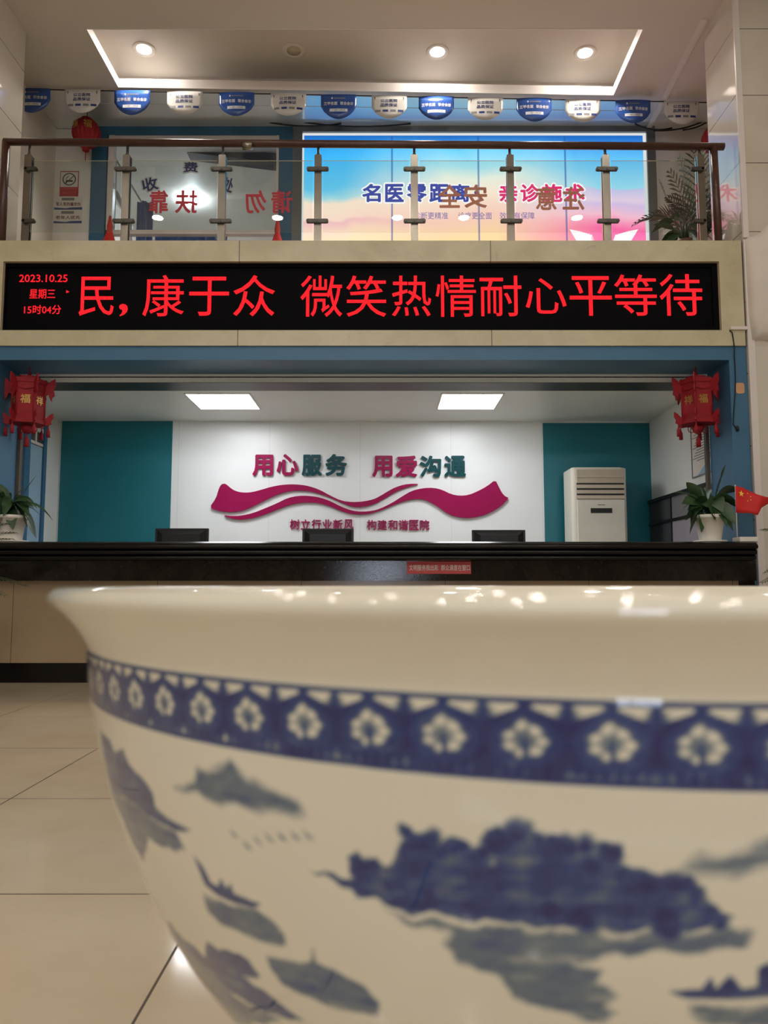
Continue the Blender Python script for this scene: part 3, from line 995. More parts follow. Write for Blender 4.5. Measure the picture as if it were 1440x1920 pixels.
for x0, x1, t0, lab in ((291, 391, 990.5, 'back of the black computer monitor in front of the teal panel'), (567, 663, 991, 'back of the black computer monitor under the small motto'), (885, 985, 993.5, 'back of the black computer monitor left of the air conditioner')):
    ym = 7.1
    a, c = P(x0, t0, ym), P(x1, t0, ym)
    zc = a.z
    mo = thing('monitor', lab, 'monitor', ((a.x + c.x) / 2, ym, .76), 'monitors behind the counter')
    b = MB(); b.box((a.x, ym, zc - .31), (c.x, ym + .03, zc)); b.build('housing', 'black_plastic', mo, .004)
    cx = (a.x + c.x) / 2; hw = (c.x - a.x) / 2
    b = MB()
    o, i = [(cx - hw * .92, zc - .30), (cx + hw * .92, zc - .30), (cx + hw * .92, zc - .012), (cx - hw * .92, zc - .012)], [(cx - hw * .7, zc - .25), (cx + hw * .7, zc - .25), (cx + hw * .7, zc - .055), (cx - hw * .7, zc - .055)]
    b.add([(x, ym, z) for x, z in o] + [(x, ym - .03, z) for x, z in i], [(4, 5, 6, 7), (0, 1, 5, 4), (1, 2, 6, 5), (2, 3, 7, 6), (3, 0, 4, 7)])
    b.build('back_cover', 'black_plastic', mo)
    b = MB(); b.box((cx - .04, ym - .03, .77), (cx + .04, ym, zc - .2)); b.build('neck', 'black_plastic', mo)
    b = MB(); b.box((cx - .12, ym - .1, .76), (cx + .12, ym + .075, .775)); b.build('base', 'black_plastic', mo, .004)

# partition screens along the right wall
pt = thing('partition_screen', 'dark framed office partition along the right wall', 'partition', (OR_ - .03, 7.9, 0))
z1_, z2_ = 1.75, 1.49
yd = 8.12
b = MB(); b.box((OR_ - .035, yd, 0), (OR_ - .008, YB - .02, z1_ - .02)); b.build('dark_panel', 'dark_grey', pt)
b = MB(); b.box((OR_ - .035, 7.2, 0), (OR_ - .008, yd, z2_ - .02)); b.build('pale_panel', 'lilac', pt)
b = MB(); b.box((OR_ - .035, 7.2, z2_), (OR_ - .008, yd, z1_ - .02)); b.build('upper_panel', 'ink_grey', pt)
b = MB(); b.box((OR_ - .055, 7.2, z1_ - .02), (OR_ - .006, YB - .02, z1_ + .015)); b.box((OR_ - .05, 7.2, z2_ - .02), (OR_ - .006, YB - .02, z2_ + .01)); b.box((OR_ - .045, yd - .01, 0), (OR_ - .006, yd + .01, z1_)); b.build('frame', 'black_line', pt)
# notice poster on the right wall
y0, y1 = PX(1322, 850, OR_).y, PX(1298, 850, OR_).y
z0, z1 = 1.87, 2.42
ps = thing('notice_poster', 'printed rules poster on the right office wall', 'poster', (OR_, (y0 + y1) / 2, z0))
b = MB(); b.box((OR_ - .006, y0 - .25, z0), (OR_, y1, z1)); b.build('sheet', 'sign_white', ps)
b = MB()
for i in range(14):
    z = z1 - .06 - i * .026
    b.box((OR_ - .008, y0 - .22 + .1 * (i % 3 == 2), z - .008), (OR_ - .006, y1 - .03 - .03 * ((i * 7) % 4), z))
b.build('printed_lines', 'ink_grey', ps)
b = MB(); b.prism_x([(y0 - .25, z0), (y0 + .18, z0), (y0 - .02, z0 + .09), (y0 - .25, z0 + .05)], OR_ - .008, OR_ - .006); b.build('blue_motif', 'pale_blue', ps)
b = MB(); b.box((OR_ - .012, y1 - .012, z0), (OR_ - .004, y1, z1)); b.box((OR_ - .012, y0 - .25, z0 - .012), (OR_ - .004, y1, z0)); b.build('frame', 'ink_grey', ps)


# ------------------------------------------------------------------ plants
def leaf_blade(mb, base, tip, width, droop, side=None, seg=8, fold=.25):
    base, tip = Vector(base), Vector(tip)
    mid = (base + tip) / 2 + Vector((0, 0, droop))
    d = (tip - base)
    s = d.cross(Vector((0, 0, 1)))
    if s.length < 1e-5:
        s = Vector((1, 0, 0))
    s.normalize()
    upv = s.cross(d).normalized()
    ro = random.uniform(.35, 1.15) * random.choice((-1, 1))
    s = (s * math.cos(ro) + upv * math.sin(ro)).normalized()
    if side is not None:
        s = (s + Vector(side)).normalized()
    vs = []; fs = []
    for i in range(seg + 1):
        t = i / seg
        p = base * (1 - t) ** 2 + mid * 2 * t * (1 - t) + tip * t * t
        w = width * math.sin(PI * min(1, t * .92 + .06)) ** .8 * (1 - .35 * t) if 0 < i < seg else width * .04
        up = s.cross(d).normalized()
        if up.z < 0:
            up = -up
        vs += [p - s * w + up * w * fold, p, p + s * w + up * w * fold]
        if i:
            k = 3 * i
            fs += [(k - 3, k - 2, k + 1, k), (k - 2, k - 1, k + 2, k + 1)]
    mb.add(vs, fs, True)


def lily(name, label, c, r, hpot, leaves, pot_mat='pot_white'):
    t = thing(name, label, 'potted plant', c, 'potted plants on the counter')
    x, y, z = c
    b = MB(); b.lathe([(r * 1.0, 0), (r * 1.12, .004), (r * 1.15, .016), (r * 1.08, .018), (r * .6, .018)], (x, y, z), 32); b.build('saucer', pot_mat, t)
    b = MB(); b.lathe([(r * .74, .018), (r * .76, .03), (r * .98, hpot - .03), (r * 1.02, hpot - .03), (r * 1.03, hpot), (r * .95, hpot), (r * .93, hpot - .03), (0, hpot - .03)], (x, y, z), 36); b.build('pot', pot_mat, t)
    b = MB(); b.lathe([(0, hpot - .022), (r * .93, hpot - .026), (r * .9, hpot - .03)], (x, y, z), 24); b.build('soil', 'soil', t)
    top = Vector((x, y, z + hpot - .02))
    st = MB(); lf = MB()
    for (dx, dy, dz0, tx, ty, tz, w, dr) in leaves:
        kb = top + Vector((dx, dy, dz0)) * 1.1; tp = top + Vector((tx, ty, tz)) * 1.1
        a0 = top + Vector((dx * .15, dy * .15, 0))
        st.tube([a0, a0 * .5 + kb * .5 + Vector((0, 0, .03)), kb], [.006, .005, .004], 6)
        leaf_blade(lf, kb, tp, w * 1.25, dr, fold=.18)
    st.build('stems', 'leaf', t)
    lf.build('foliage', 'leaf', t)
    return t


def sprawl(n, spread, high, wmin=.03, wmax=.055, seed=1, bias=(0, 0)):
    r = random.Random(seed)
    out = []
    for i in range(n):
        an = 2 * PI * (i / n) + r.uniform(-.3, .3)
        q = r.uniform(.35, .75); L = spread * r.uniform(.75, 1.15)
        hb = high * r.uniform(.25, .8)
        tz = hb + r.uniform(-.24, .10)
        ca, sa = math.cos(an) + bias[0], math.sin(an) * .8 + bias[1]
        out.append((ca * L * q * .5, sa * L * q * .5, hb, ca * L, sa * L, tz, r.uniform(wmin, wmax), r.uniform(.02, .08)))
    return out


yp = 6.42
zt = zTop
kx = lambda px: P(px, 990, yp).x
mpp = yp / 1440
lv = [(-.04, 0, .10, -.18, -.02, .22, .045, .03), (.02, 0, .14, .12, -.03, .225, .04, .03), (.06, 0, .12, .2, -.02, .33, .022, .02), (.02, -.03, .10, .16, -.08, .12, .05, .06), (-.02, -.03, .12, -.05, -.1, .10, .055, .08),
      (.05, -.02, .08, .29, -.04, -.04, .018, .12), (.06, .0, .10, .32, .02, -.02, .014, .14), (.04, -.03, .07, .22, -.08, -.10, .045, .09), (.0, -.03, .06, .09, -.13, -.10, .05, .06), (-.02, -.04, .05, -.02, -.15, -.05, .05, .06),
      (-.05, -.02, .07, -.2, -.08, .02, .055, .06), (-.04, .02, .12, -.13, .04, .20, .05, .04), (.03, .03, .12, .08, .08, .17, .05, .04), (.0, 0, .14, -.02, .0, .19, .04, .03), (-.04, 0, .08, -.24, .0, -.04, .05, .08)]
lily('peace_lily', 'dark leafy plant in a white pot on the left end of the counter', (kx(18), yp, zt), .135, zz(967, yp) - zt, lv + sprawl(22, .2, .2, seed=3))
lv = [(-.06, 0, .14, -.17, -.01, .27, .045, .02), (.05, 0, .16, .12, .0, .36, .05, -.01), (.10, 0, .30, .14, .0, .41, .018, .0), (.06, 0, .16, .23, -.02, .20, .055, .06), (-.05, -.02, .10, -.23, -.06, .10, .055, .06), (-.06, 0, .12, -.27, 0, .19, .04, .05),
      (-.03, -.03, .10, -.05, -.1, .07, .06, .08), (.02, -.03, .12, .05, -.12, .03, .06, .08), (-.07, -.02, .06, -.18, -.06, -.13, .05, .04), (-.06, -.02, .04, -.10, -.08, -.12, .04, .04), (-.02, 0, .14, -.06, 0, .24, .04, .02), (.06, -.02, .12, .2, -.06, .06, .06, .08),
      (.0, .02, .14, .02, .06, .22, .05, .03), (.04, .0, .10, .17, .04, .12, .06, .06), (-.04, .02, .1, -.16, .06, .16, .05, .05)]
lily('peace_lily', 'dark leafy plant in a white tapered pot on the right end of the counter', (kx(1331), yp, zt), .118, zz(966, yp) - zt, lv + sprawl(20, .2, .2, seed=8))


def frond(mb, st, pts, lw, n=24, length=.25, droop=.4, taper=True):
    """a feather leaf along a curve given by three control points"""
    a, c, e = (Vector(p) for p in pts)
    prev = None
    line = []
    for i in range(n + 1):
        t = i / n
        line.append(a * (1 - t) ** 2 + c * 2 * t * (1 - t) + e * t * t)
    st.tube(line, [.006 * (1 - .75 * i / n) for i in range(n + 1)], 5)
    for i in range(int(n * .2), n + 1):
        t = i / n
        d = (line[min(i + 1, n)] - line[max(i - 1, 0)]).normalized()
        s = d.cross(Vector((0, 0, 1))).normalized()
        L = length * (math.sin(PI * min(1, .15 + t * .8)) ** .7 if taper else 1)
        for sg in (-1, 1):
            dr = (s * sg * .75 + d * .75 + Vector((0, 0, -droop * random.uniform(.3, 1)))).normalized()
            tip = line[i] + dr * L * random.uniform(.85, 1.05)
            up = Vector((0, 0, 1))
            w = lw
            q = line[i] * .5 + tip * .5 + Vector((0, 0, .012))
            wv = d * w
            mb.add([line[i] - wv * .3, line[i] + wv * .3, q + wv, q - wv, tip], [(0, 1, 2, 3), (3, 2, 4)], False)


def potted_palm(label, c, fronds, pot_r, pot_h, group, lw=.006, length=.25, mat='terracotta', droop=.4, n=24):
    t = thing('potted_palm', label, 'potted plant', c, group)
    x, y, z = c
    b = MB(); b.lathe([(pot_r * .72, 0), (pot_r * .78, .02), (pot_r, pot_h - .05), (pot_r * 1.06, pot_h - .05), (pot_r * 1.06, pot_h), (pot_r * .94, pot_h), (pot_r * .92, pot_h - .05), (0, pot_h - .05)], (x, y, z), 32)
    b.build('pot', mat, t)
    b = MB(); b.lathe([(0, pot_h - .04), (pot_r * .92, pot_h - .045), (pot_r * .9, pot_h - .05)], (x, y, z), 20); b.build('soil', 'soil', t)
    lf = MB(); st = MB()
    for pts in fronds:
        frond(lf, st, pts, lw, n=n, length=length, droop=droop)
    st.build('stems', 'palm', t)
    lf.build('fronds', 'palm', t)
    return t


# palms that lean into the picture at both sides of the counter
yq = 5.55
bx = P(-190, 1100, yq).x
cr = Vector((bx, yq, .55))
fr = []
for tx, ty, dy in ((22, 1000, 0), (44, 1098, -.05), (6, 1116, -.1), (8, 984, .1), (16, 1012, -.1)):
    e = P(tx, ty, yq + dy); fr.append((cr, (cr + e) / 2 + Vector((-.05, 0, .32)), e))
for an in range(6):
    th = PI * .45 + an * PI * .32
    e = cr + Vector((math.cos(th) * .6, math.sin(th) * .6, .35)); fr.append((cr, cr + (e - cr) * .4 + Vector((0, 0, .45)), e))
potted_palm('potted palm at the left edge, fronds in front of the counter', (bx, yq, 0), fr, .2, .5, 'palms beside the counter', .005, .21, droop=.12, n=34)
bx = P(1600, 1100, yq + .2).x
cr = Vector((bx, yq + .2, .55))
fr = []
for tx, ty, dy in ((1436, 994, 0), (1432, 1092, -.05), (1445, 1084, .1)):
    e = P(tx, ty, yq + .2 + dy); fr.append((cr, (cr + e) / 2 + Vector((.05, 0, .32)), e))
for an in range(6):
    th = -PI * .55 + an * PI * .3
    e = cr + Vector((math.cos(th) * .6, math.sin(th) * .6, .35)); fr.append((cr, cr + (e - cr) * .4 + Vector((0, 0, .45)), e))
potted_palm('potted palm at the right edge, frond tips beside the counter end', (bx, yq + .2, 0), fr, .2, .5, 'palms beside the counter', .005, .21, droop=.12, n=34)

# palm upstairs, behind the balustrade
yq = 7.75
cx = P(1310, 450, yq).x
cr = Vector((cx, yq, zDeck + .45))
fr = []
U = lambda px, py, d=0: P(px, py, yq + d)
for e, m in (((1192, 418), (1262, 372)), ((1240, 345), (1262, 410)), ((1225, 405), (1262, 380)), ((1258, 325), (1300, 400)), ((1275, 300), (1305, 400)), ((1255, 372), (1300, 395)), ((1345, 300), (1330, 380)),
             ((1340, 330), (1335, 390)), ((1350, 380), (1330, 385)), ((1300, 275), (1310, 380)), ((1262, 395), (1300, 400)), ((1290, 345), (1300, 410)), ((1345, 420), (1330, 380)), ((1318, 290), (1318, 380))):
    dy = random.uniform(-.15, .15)
    fr.append((cr, U(*m, dy / 2), U(*e, dy)))
t = potted_palm('tall feathery palm upstairs behind the right end of the railing', (cx, yq, zDeck), fr, .2, .42, 'palm upstairs', .017, .23, droop=.15, n=17)
yq2 = 7.2
x2 = P(1285, 450, yq2).x
lily('rubber_plant', 'low leafy plant upstairs at the foot of the palm', (x2, yq2, zDeck), .15, .36, sprawl(26, .26, .30, .03, .045, seed=21), 'terracotta')['group'] = 'plants upstairs'

# ------------------------------------------------------------------ small national flag on the counter
yf = 6.32
fl = thing('desk_flag', 'small red flag with yellow stars on a white stand at the counter end', 'flag', (P(1396, 1010, yf).x, yf, zTop))
a, c = P(1380, 1012, yf), P(1414, 1004, yf)
b = MB(); b.box((a.x, yf - .07, zTop), (c.x, yf + .07, zTop + .04)); b.build('base', 'pot_white', fl, .006)
b = MB(); px0 = P(1382, 1000, yf).x; b.tube([(px0, yf, zTop + .035), (P(1378.5, 909, yf).x, yf, zz(909, yf))], .005, 8); b.build('pole', 'white_trim', fl)
top = [(1379, 911), (1392, 914), (1406, 921), (1420, 927), (1434, 931), (1452, 935)]
bot = [(1380, 961), (1392, 962), (1406, 962), (1421, 966), (1428, 952), (1446, 941)]
b = MB(); vs = []; fs = []
n = 20; m = 6
def lerp_list(L, t):
    f = t * (len(L) - 1); i = min(int(f), len(L) - 2); f -= i
    return (L[i][0] * (1 - f) + L[i + 1][0] * f, L[i][1] * (1 - f) + L[i + 1][1] * f)
def flag_pt(u, v, off=0.0):
    p = lerp_list(top, u); q = lerp_list(bot, u)
    wy = yf - .012 + .03 * math.sin(u * 6.5 + v * 1.2) * u - off
    return P(p[0] * (1 - v) + q[0] * v, p[1] * (1 - v) + q[1] * v, wy)
for i in range(n + 1):
    for j in range(m + 1):
        vs.append(flag_pt(i / n, j / m))
for i in range(n):
    for j in range(m):
        k = i * (m + 1) + j
        fs.append((k, k + 1, k + m + 2, k + m + 1))
b.add(vs, fs, True)
ob = b.build('cloth', 'flag_red', fl)
sm = ob.modifiers.new('thickness', 'SOLIDIFY'); sm.thickness = .0015
b = MB()
def star(cu, cv, ru, rv, rot=0):
    vs = []
    for k in range(10):
        r = 1 if k % 2 == 0 else .4
        an = PI / 2 + k * PI / 5 + rot
        vs.append(flag_pt(cu + ru * r * math.cos(an), cv - rv * r * math.sin(an), .004))
    c0 = flag_pt(cu, cv, .004)
    b.add([c0] + vs, [(0, 1 + (k + 1) % 10, 1 + k) for k in range(10)])
    b.f[-10:] = [f[::-1] for f in b.f[-10:]]
star(.17, .25, .085, .14)
for cu, cv in ((.34, .14), (.42, .24), (.425, .38), (.345, .47)):
    star(cu, cv, .022, .035)
b.build('stars', 'flag_gold', fl)


# ------------------------------------------------------------------ lanterns
def hexpts(c, r, rot):
    return [(c[0] + r * math.cos(rot + k * PI / 3), c[1] + r * math.sin(rot + k * PI / 3)) for k in range(6)]


def tassel(b, x, y, z0, L, r):
    b.tube([(x, y, z0), (x, y, z0 - L * .4)], r * .22, 6)
    b.lathe([(r * .3, -L * .28), (r * .55, -L * .33), (r * .4, -L * .4), (r * .8, -L * .45), (r * .9, -L), (r * .2, -L)][::-1], (x, y, z0), 10)


def palace_lantern(label, px, Y, rot, chars):
    """six-sided red lantern with flared upper and lower corners and tassels"""
    k = P(px, 760, Y)
    x, y = k.x, Y
    s = 1 / P(721, 760, Y).x * 0 + (P(px + 1, 760, Y).x - k.x)     # metres per pixel here
    z = lambda py: zz(py, Y)
    t = thing('palace_lantern', label, 'lantern', (x, y, z(672)), 'red lanterns at the reception')
    R = 29 * s
    b = MB(); b.tube([(x, y, z(672)), (x, y, z(706))], .006, 6); b.lathe([(0, .03), (.014, .02), (.018, 0), (.03, -.03), (.02, -.05), (0, -.05)][::-1], (x, y, z(704)), 12); b.build('hanging_cord', 'lantern_red', t)
    b = MB(); hp = hexpts((x, y), R, rot); b.prism_z(hp, z(793), z(716)); b.build('body', 'lantern_red', t)
    b = MB()
    for p in hp:
        b.tube([(p[0], p[1], z(797)), (p[0], p[1], z(712))], .008, 6)
    b.prism_z(hexpts((x, y), R * 1.12, rot), z(722), z(714)); b.prism_z(hexpts((x, y), R * .7, rot), z(714), z(708)); b.prism_z(hexpts((x, y), R * 1.12, rot), z(796), z(789))
    b.build('frame', 'lantern_red', t)
    up = MB(); lo = MB(); ts = MB()
    for i in range(6):
        an = rot + i * PI / 3
        d = Vector((math.cos(an), math.sin(an), 0)); n = Vector((-d.y, d.x, 0)) * .006
        c0 = Vector((x, y, 0))
        # upper wing: scalloped plate that stands out from the corner
        prof = [(1.0, 722), (1.35, 712), (1.58, 708), (1.62, 722), (1.50, 730), (1.58, 740), (1.42, 744), (1.40, 752), (1.28, 746), (1.18, 738), (1.0, 742)]
        vs = [c0 + d * R * r + Vector((0, 0, z(py))) + n * sg for sg in (-1, 1) for r, py in prof]
        m = len(prof)
        up.add(vs, [tuple(range(m)), tuple(range(2 * m - 1, m - 1, -1))] + [(q, (q + 1) % m, (q + 1) % m + m, q + m)[::-1] for q in range(m)])
        prof = [(1.0, 786), (1.3, 777), (1.52, 773), (1.55, 782), (1.42, 788), (1.46, 794), (1.2, 797), (1.0, 797)]
        vs = [c0 + d * R * r + Vector((0, 0, z(py))) + n * sg for sg in (-1, 1) for r, py in prof]
        m = len(prof)
        lo.add(vs, [tuple(range(m)), tuple(range(2 * m - 1, m - 1, -1))] + [(q, (q + 1) % m, (q + 1) % m + m, q + m)[::-1] for q in range(m)])
        q = c0 + d * R * 1.28
        tb = MB(); tassel(tb, q.x, q.y, z(795), 24 * s, 4 * s); tb.build('corner_tassel', 'lantern_red', t)
        # valance between the corners
        a2 = rot + (i + 1) * PI / 3
        d2 = Vector((math.cos(a2), math.sin(a2), 0))
        row = []
        for q_ in range(7):
            f = q_ / 6
            dd = (d * (1 - f) + d2 * f) * R
            row.append((dd, math.sin(f * PI)))
        for (da, sa), (db, sb) in zip(row[:-1], row[1:]):
            up.add([c0 + da * 1.03 + Vector((0, 0, z(716))), c0 + db * 1.03 + Vector((0, 0, z(716))), c0 + db * (1.05 + .05 * sb) + Vector((0, 0, z(731 + 4 * sb))), c0 + da * (1.05 + .05 * sa) + Vector((0, 0, z(731 + 4 * sa)))], [(0, 3, 2, 1)])
            lo.add([c0 + da * 1.03 + Vector((0, 0, z(796))), c0 + db * 1.03 + Vector((0, 0, z(796))), c0 + db * (1.05 + .06 * sb) + Vector((0, 0, z(784 - 7 * sb))), c0 + da * (1.05 + .06 * sa) + Vector((0, 0, z(784 - 7 * sa)))], [(0, 1, 2, 3)])
    up.build('upper_wings', 'lantern_red', t)
    lo.build('lower_wings', 'lantern_red', t)
    b = MB(); b.lathe([(.2 * R, 0), (.42 * R, -4 * s), (.3 * R, -12 * s), (.15 * R, -16 * s)][::-1], (x, y, z(797)), 14)
    for sg in (-1, 1):
        b.tube([(x + sg * .42 * R + .22 * R * math.cos(a), y, z(805) + .22 * R * math.sin(a)) for a in np.linspace(0, 2 * PI, 13)], .004, 5, False)
    b.build('centre_drop', 'lantern_red', t)
    b = MB(); tassel(b, x, y, z(810), 28 * s, 5 * s); b.build('centre_tassel', 'lantern_red', t)
    for i in range(6):
        g = MB()
        an = rot + (i + .5) * PI / 3
        nrm = Vector((math.cos(an), math.sin(an), 0)); tx = Vector((-nrm.y, nrm.x, 0))
        mid = Vector((x, y, z(753))) + nrm * (R * .866 + .003)
        v0, f0, r0 = glyph(chars[i % len(chars)], .02)
        lo_, hi_ = v0.min(0), v0.max(0)
        sc = 17 * s / (hi_[1] - lo_[1])
        vv = [mid + tx * ((q[0] - (lo_[0] + hi_[0]) / 2) * sc) + Vector((0, 0, (q[1] - (lo_[1] + hi_[1]) / 2) * sc)) for q in v0]
        g.add(vv, f0)
        g.build('gold_character', 'gold', t)


palace_lantern('red palace lantern with gold characters hanging at the left end of the beam', 53, 6.85, math.radians(-47), '祥福')
palace_lantern('red palace lantern with gold characters hanging at the right end of the beam', 1307, 6.85, math.radians(-57), '祥福')


def round_lantern(label, px, py, r_px, Y):
    k = P(px, py, Y); s = P(px + 1, py, Y).x - k.x
    r = r_px * s
    t = thing('round_lantern', label, 'lantern', (k.x, Y, k.z + r), 'red lanterns upstairs')
    b = MB()
    n = 20
    vs = []; fs = []
    for i in range(13):
        ph = -PI / 2 + PI * i / 12
        for q in range(n * 2):
            an = 2 * PI * q / (n * 2)
            rr = r * math.cos(ph) * (1 if q % 2 == 0 else .93) + .012
            vs.append((k.x + rr * math.cos(an), Y + rr * math.sin(an), k.z + 1.15 * r * math.sin(ph)))
    for i in range(12):
        for q in range(n * 2):
            fs.append((i * n * 2 + q, i * n * 2 + (q + 1) % (n * 2), (i + 1) * n * 2 + (q + 1) % (n * 2), (i + 1) * n * 2 + q))
    b.add(vs, fs, False)
    b.lathe([(.4 * r, 1.1 * r), (.45 * r, 1.16 * r), (.3 * r, 1.2 * r)], (k.x, Y, k.z), 16); b.build('body', 'lantern_red', t)
    b = MB(); b.lathe([(.25 * r, -1.45 * r), (.28 * r, -1.14 * r), (.35 * r, -1.1 * r)], (k.x, Y, k.z), 14); b.tube([(k.x, Y, k.z - 1.45 * r), (k.x, Y, k.z - 2.3 * r)], .005, 6); b.build('tassel', 'lantern_red', t)
    b = MB(); b.tube([(k.x, Y, k.z + 1.15 * r), (k.x, Y, ZC)], .004, 6); b.build('hanging_cord', 'cord', t)
    for cx, txt in ((.42, '福'), (-.5, '福')):
        b = MB()
        v0, f0, _ = glyph(txt, .02)
        lo_, hi_ = v0.min(0), v0.max(0); sc = .62 * r / (hi_[1] - lo_[1])
        nrm = Vector((cx, -math.sqrt(1 - cx * cx), 0)); tx = Vector((-nrm.y, nrm.x, 0))
        mid = Vector((k.x, Y, k.z + .25 * r)) + nrm * (r * 1.06)
        b.add([mid + tx * ((q[0] - (lo_[0] + hi_[0]) / 2) * sc) + Vector((0, 0, (q[1] - (lo_[1] + hi_[1]) / 2) * sc)) for q in v0], f0)
        b.build('gold_character', 'gold', t)


round_lantern('round red lantern hanging left of the ticket window', 162, 250, 24, 8.45)
round_lantern('round red lantern half hidden behind the right pillar', 1340, 262, 22, 8.3)

# ------------------------------------------------------------------ balustrade
yR = 6.70
rail = thing('balustrade', 'balcony railing with brown handrail, steel posts and glass panels', 'railing', (0, yR, zT1))
hl, hr = P(8, 266, yR), P(1357, 275, yR)
b = MB(); b.tube([hl, hr], .034, 14); b.build('handrail', 'brown_rail', rail)
b = MB(); vx = P(10, 300, yR).x; b.tube([(vx, yR, zT1), (vx, yR, hl.z)], .036, 14); b.build('end_pipe', 'brown_rail', rail)
b = MB(); b.tube([(P(1347, 440, yR).x, yR, zT1), (P(1338, 280, yR).x, yR, hr.z)], .034, 14); b.build('end_pipe', 'brown_rail', rail)
cl = P(464, 273, yR)
b = MB(); b.tube([cl - Vector((.045, 0, 0)), cl + Vector((.045, 0, 0))], .0375, 14); b.build('coupling', 'steel', rail)
posts = [(51, 0), (236, 0), (416, 0), (596, 0), (777, 0), (957, 0), (1137, 0), (1315, 0)]
pxs = [P(p, 370, yR).x for p, _ in posts]
hz = lambda x: hl.z + (hr.z - hl.z) * (x - hl.x) / (hr.x - hl.x)
zp = zz(292, yR)
for i, x in enumerate(pxs):
    b = MB()
    for dy in (-.012, .03):
        b.cbox((x - .032, yR + dy - .009, zT1), (x + .032, yR + dy + .012, zp), .009, 3)
    b.box((x - .028, yR - .01, zp - .03), (x + .028, yR + .03, zp - .01))
    po = b.build('post', 'steel', rail)
    b = MB(); b.tube([(x, yR + .005, zp - .02), (x, yR + .005, zp + .02), (x, yR + .005, hz(x) - .03)], [.016, .012, .012], 10); b.lathe([(.02, 0), (.02, .012), (.012, .02)], (x, yR + .005, zp), 12); b.build('stem', 'steel_dark', po)
    for cy in (321, 418):
        z = zz(cy, yR)
        xa, xb = x - (.1 if i > 0 else .02), x + (.1 if i < 7 else .02)
        b = MB(); b.cbox((xa, yR - .05, z - .017), (xb, yR - .022, z + .017), .015, 4)
        for xx in (xa + .018, x, xb - .018):
            b.prism_y([(xx + .011 * math.cos(q * PI / 6), z + .011 * math.sin(q * PI / 6)) for q in range(12)], yR - .056, yR - .048)
        b.build('clamp', 'steel_dark', po)
g0, g1 = zz(437, yR), zz(303, yR)
panes = []
for i in range(7):
    b = MB(); b.box((pxs[i] + .048, yR - .018, g0), (pxs[i + 1] - .048, yR - .008, g1))
    panes.append(b.build('glass_panel', 'glass', rail))
for ch, x0, x1, t0, t1, pi_, m in (('靠', 279, 316, 357, 400, 1, 'red_vinyl'), ('扶', 328, 371, 357, 400, 1, 'red_vinyl'), ('勿', 460, 500, 357, 400, 2, 'red_vinyl'), ('请', 508, 549, 357, 400, 2, 'red_vinyl'),
                               ('全', 822, 864, 346, 390, 4, 'backlit_vinyl'), ('安', 870, 913, 346, 390, 4, 'backlit_vinyl'), ('意', 1005, 1043, 350, 394, 5, 'backlit_vinyl'), ('注', 1055, 1096, 350, 394, 5, 'backlit_vinyl')):
    b = MB(); write_px(b, ch, (x0, t0, x1, t1), yR - .019, depth=.0015, bold=.022, mirror=True)
    b.build('letter', m, panes[pi_])

# ------------------------------------------------------------------ illuminated picture upstairs
lx0, lx1 = X(568), X(1212)
lz0, lz1 = zDeck + .35, zz(253, YB)
lbx = thing('light_box', 'large illuminated sky picture with blue and pink slogan upstairs', 'illuminated sign', ((lx0 + lx1) / 2, YB, lz0))
yL = YB - .02
b = MB(); b.box((lx0, yL, lz0), (lx1, YB + .1, lz1)); b.build('picture', m_lightbox(lx0, lx1, zz(450, YB), lz1), lbx)
b = MB(); b.box((lx0 - .01, yL - .01, lz0), (lx0 + .012, YB, lz1)); b.box((lx1 - .035, yL - .01, lz0), (lx1, YB, lz1)); b.box((lx0, yL - .01, lz1 - .02), (lx1, YB, lz1 + .005)); b.build('edge', 'box_edge', lbx)
mb_w = emit('lit_white_print', (255, 250, 250), L_BOX); mb_b = emit('lit_blue_print', (62, 74, 160), L_BOX); mb_p = emit('lit_pink_print', (226, 40, 112), L_BOX); mb_s = emit('lit_mauve_print', (126, 110, 172), L_BOX)
for ch, a, c, m in (('名', 679, 714, mb_b), ('医', 722, 757, mb_b), ('零', 763, 800, mb_b), ('距', 805, 841, mb_b), ('离', 846, 880, mb_b), ('亲', 936, 970, mb_p), ('诊', 976, 1010, mb_p), ('施', 1016, 1054, mb_p), ('术', 1060, 1096, mb_p)):
    bx = (a, 345, c, 379)
    w = MB(); write_px(w, ch, (bx[0] - 3, bx[1] - 3, bx[2] + 3, bx[3] + 3), yL, depth=.003, bold=.075); w.build('letter_outline', mb_w, lbx)
    w = MB(); write_px(w, ch, bx, yL - .003, depth=.003, bold=.03); w.build('letter', m, lbx)
w = MB(); p = P(892, 361, yL); w.lathe([(0, 0), (.018, 0)], (0, 0, 0), 12); w = MB(); w.prism_y([(p.x + .02 * math.cos(q * PI / 6), p.z + .02 * math.sin(q * PI / 6)) for q in range(12)], yL - .004, yL); w.build('dot', mb_b, lbx)
for tx, a, c in (('诊断更精准', 776, 840), ('诊疗更全面', 859, 922), ('效果有保障', 937, 1002)):
    w = MB(); write_px(w, tx, (a, 398, c, 411), yL, depth=.003, bold=.0); w.build('small_text', mb_s, lbx)
w = MB()
for sg, cx in ((-1, 1112), (1, 1152)):
    for q in range(6):
        x_ = cx + sg * q * 4.5; tipx = x_ + sg * (12 + q * 2)
        p_ = [P(x_ - 5, 458, yL), P(x_ + 5, 458, yL), P(tipx, 441 - q * 2.2, yL), P(x_ + sg * 2, 440 - q * 1.2, yL)]
        w.prism_y([(v.x, v.z) for v in p_], yL - .003 - .0002 * q, yL)
w.build('white_feathers', mb_w, lbx)

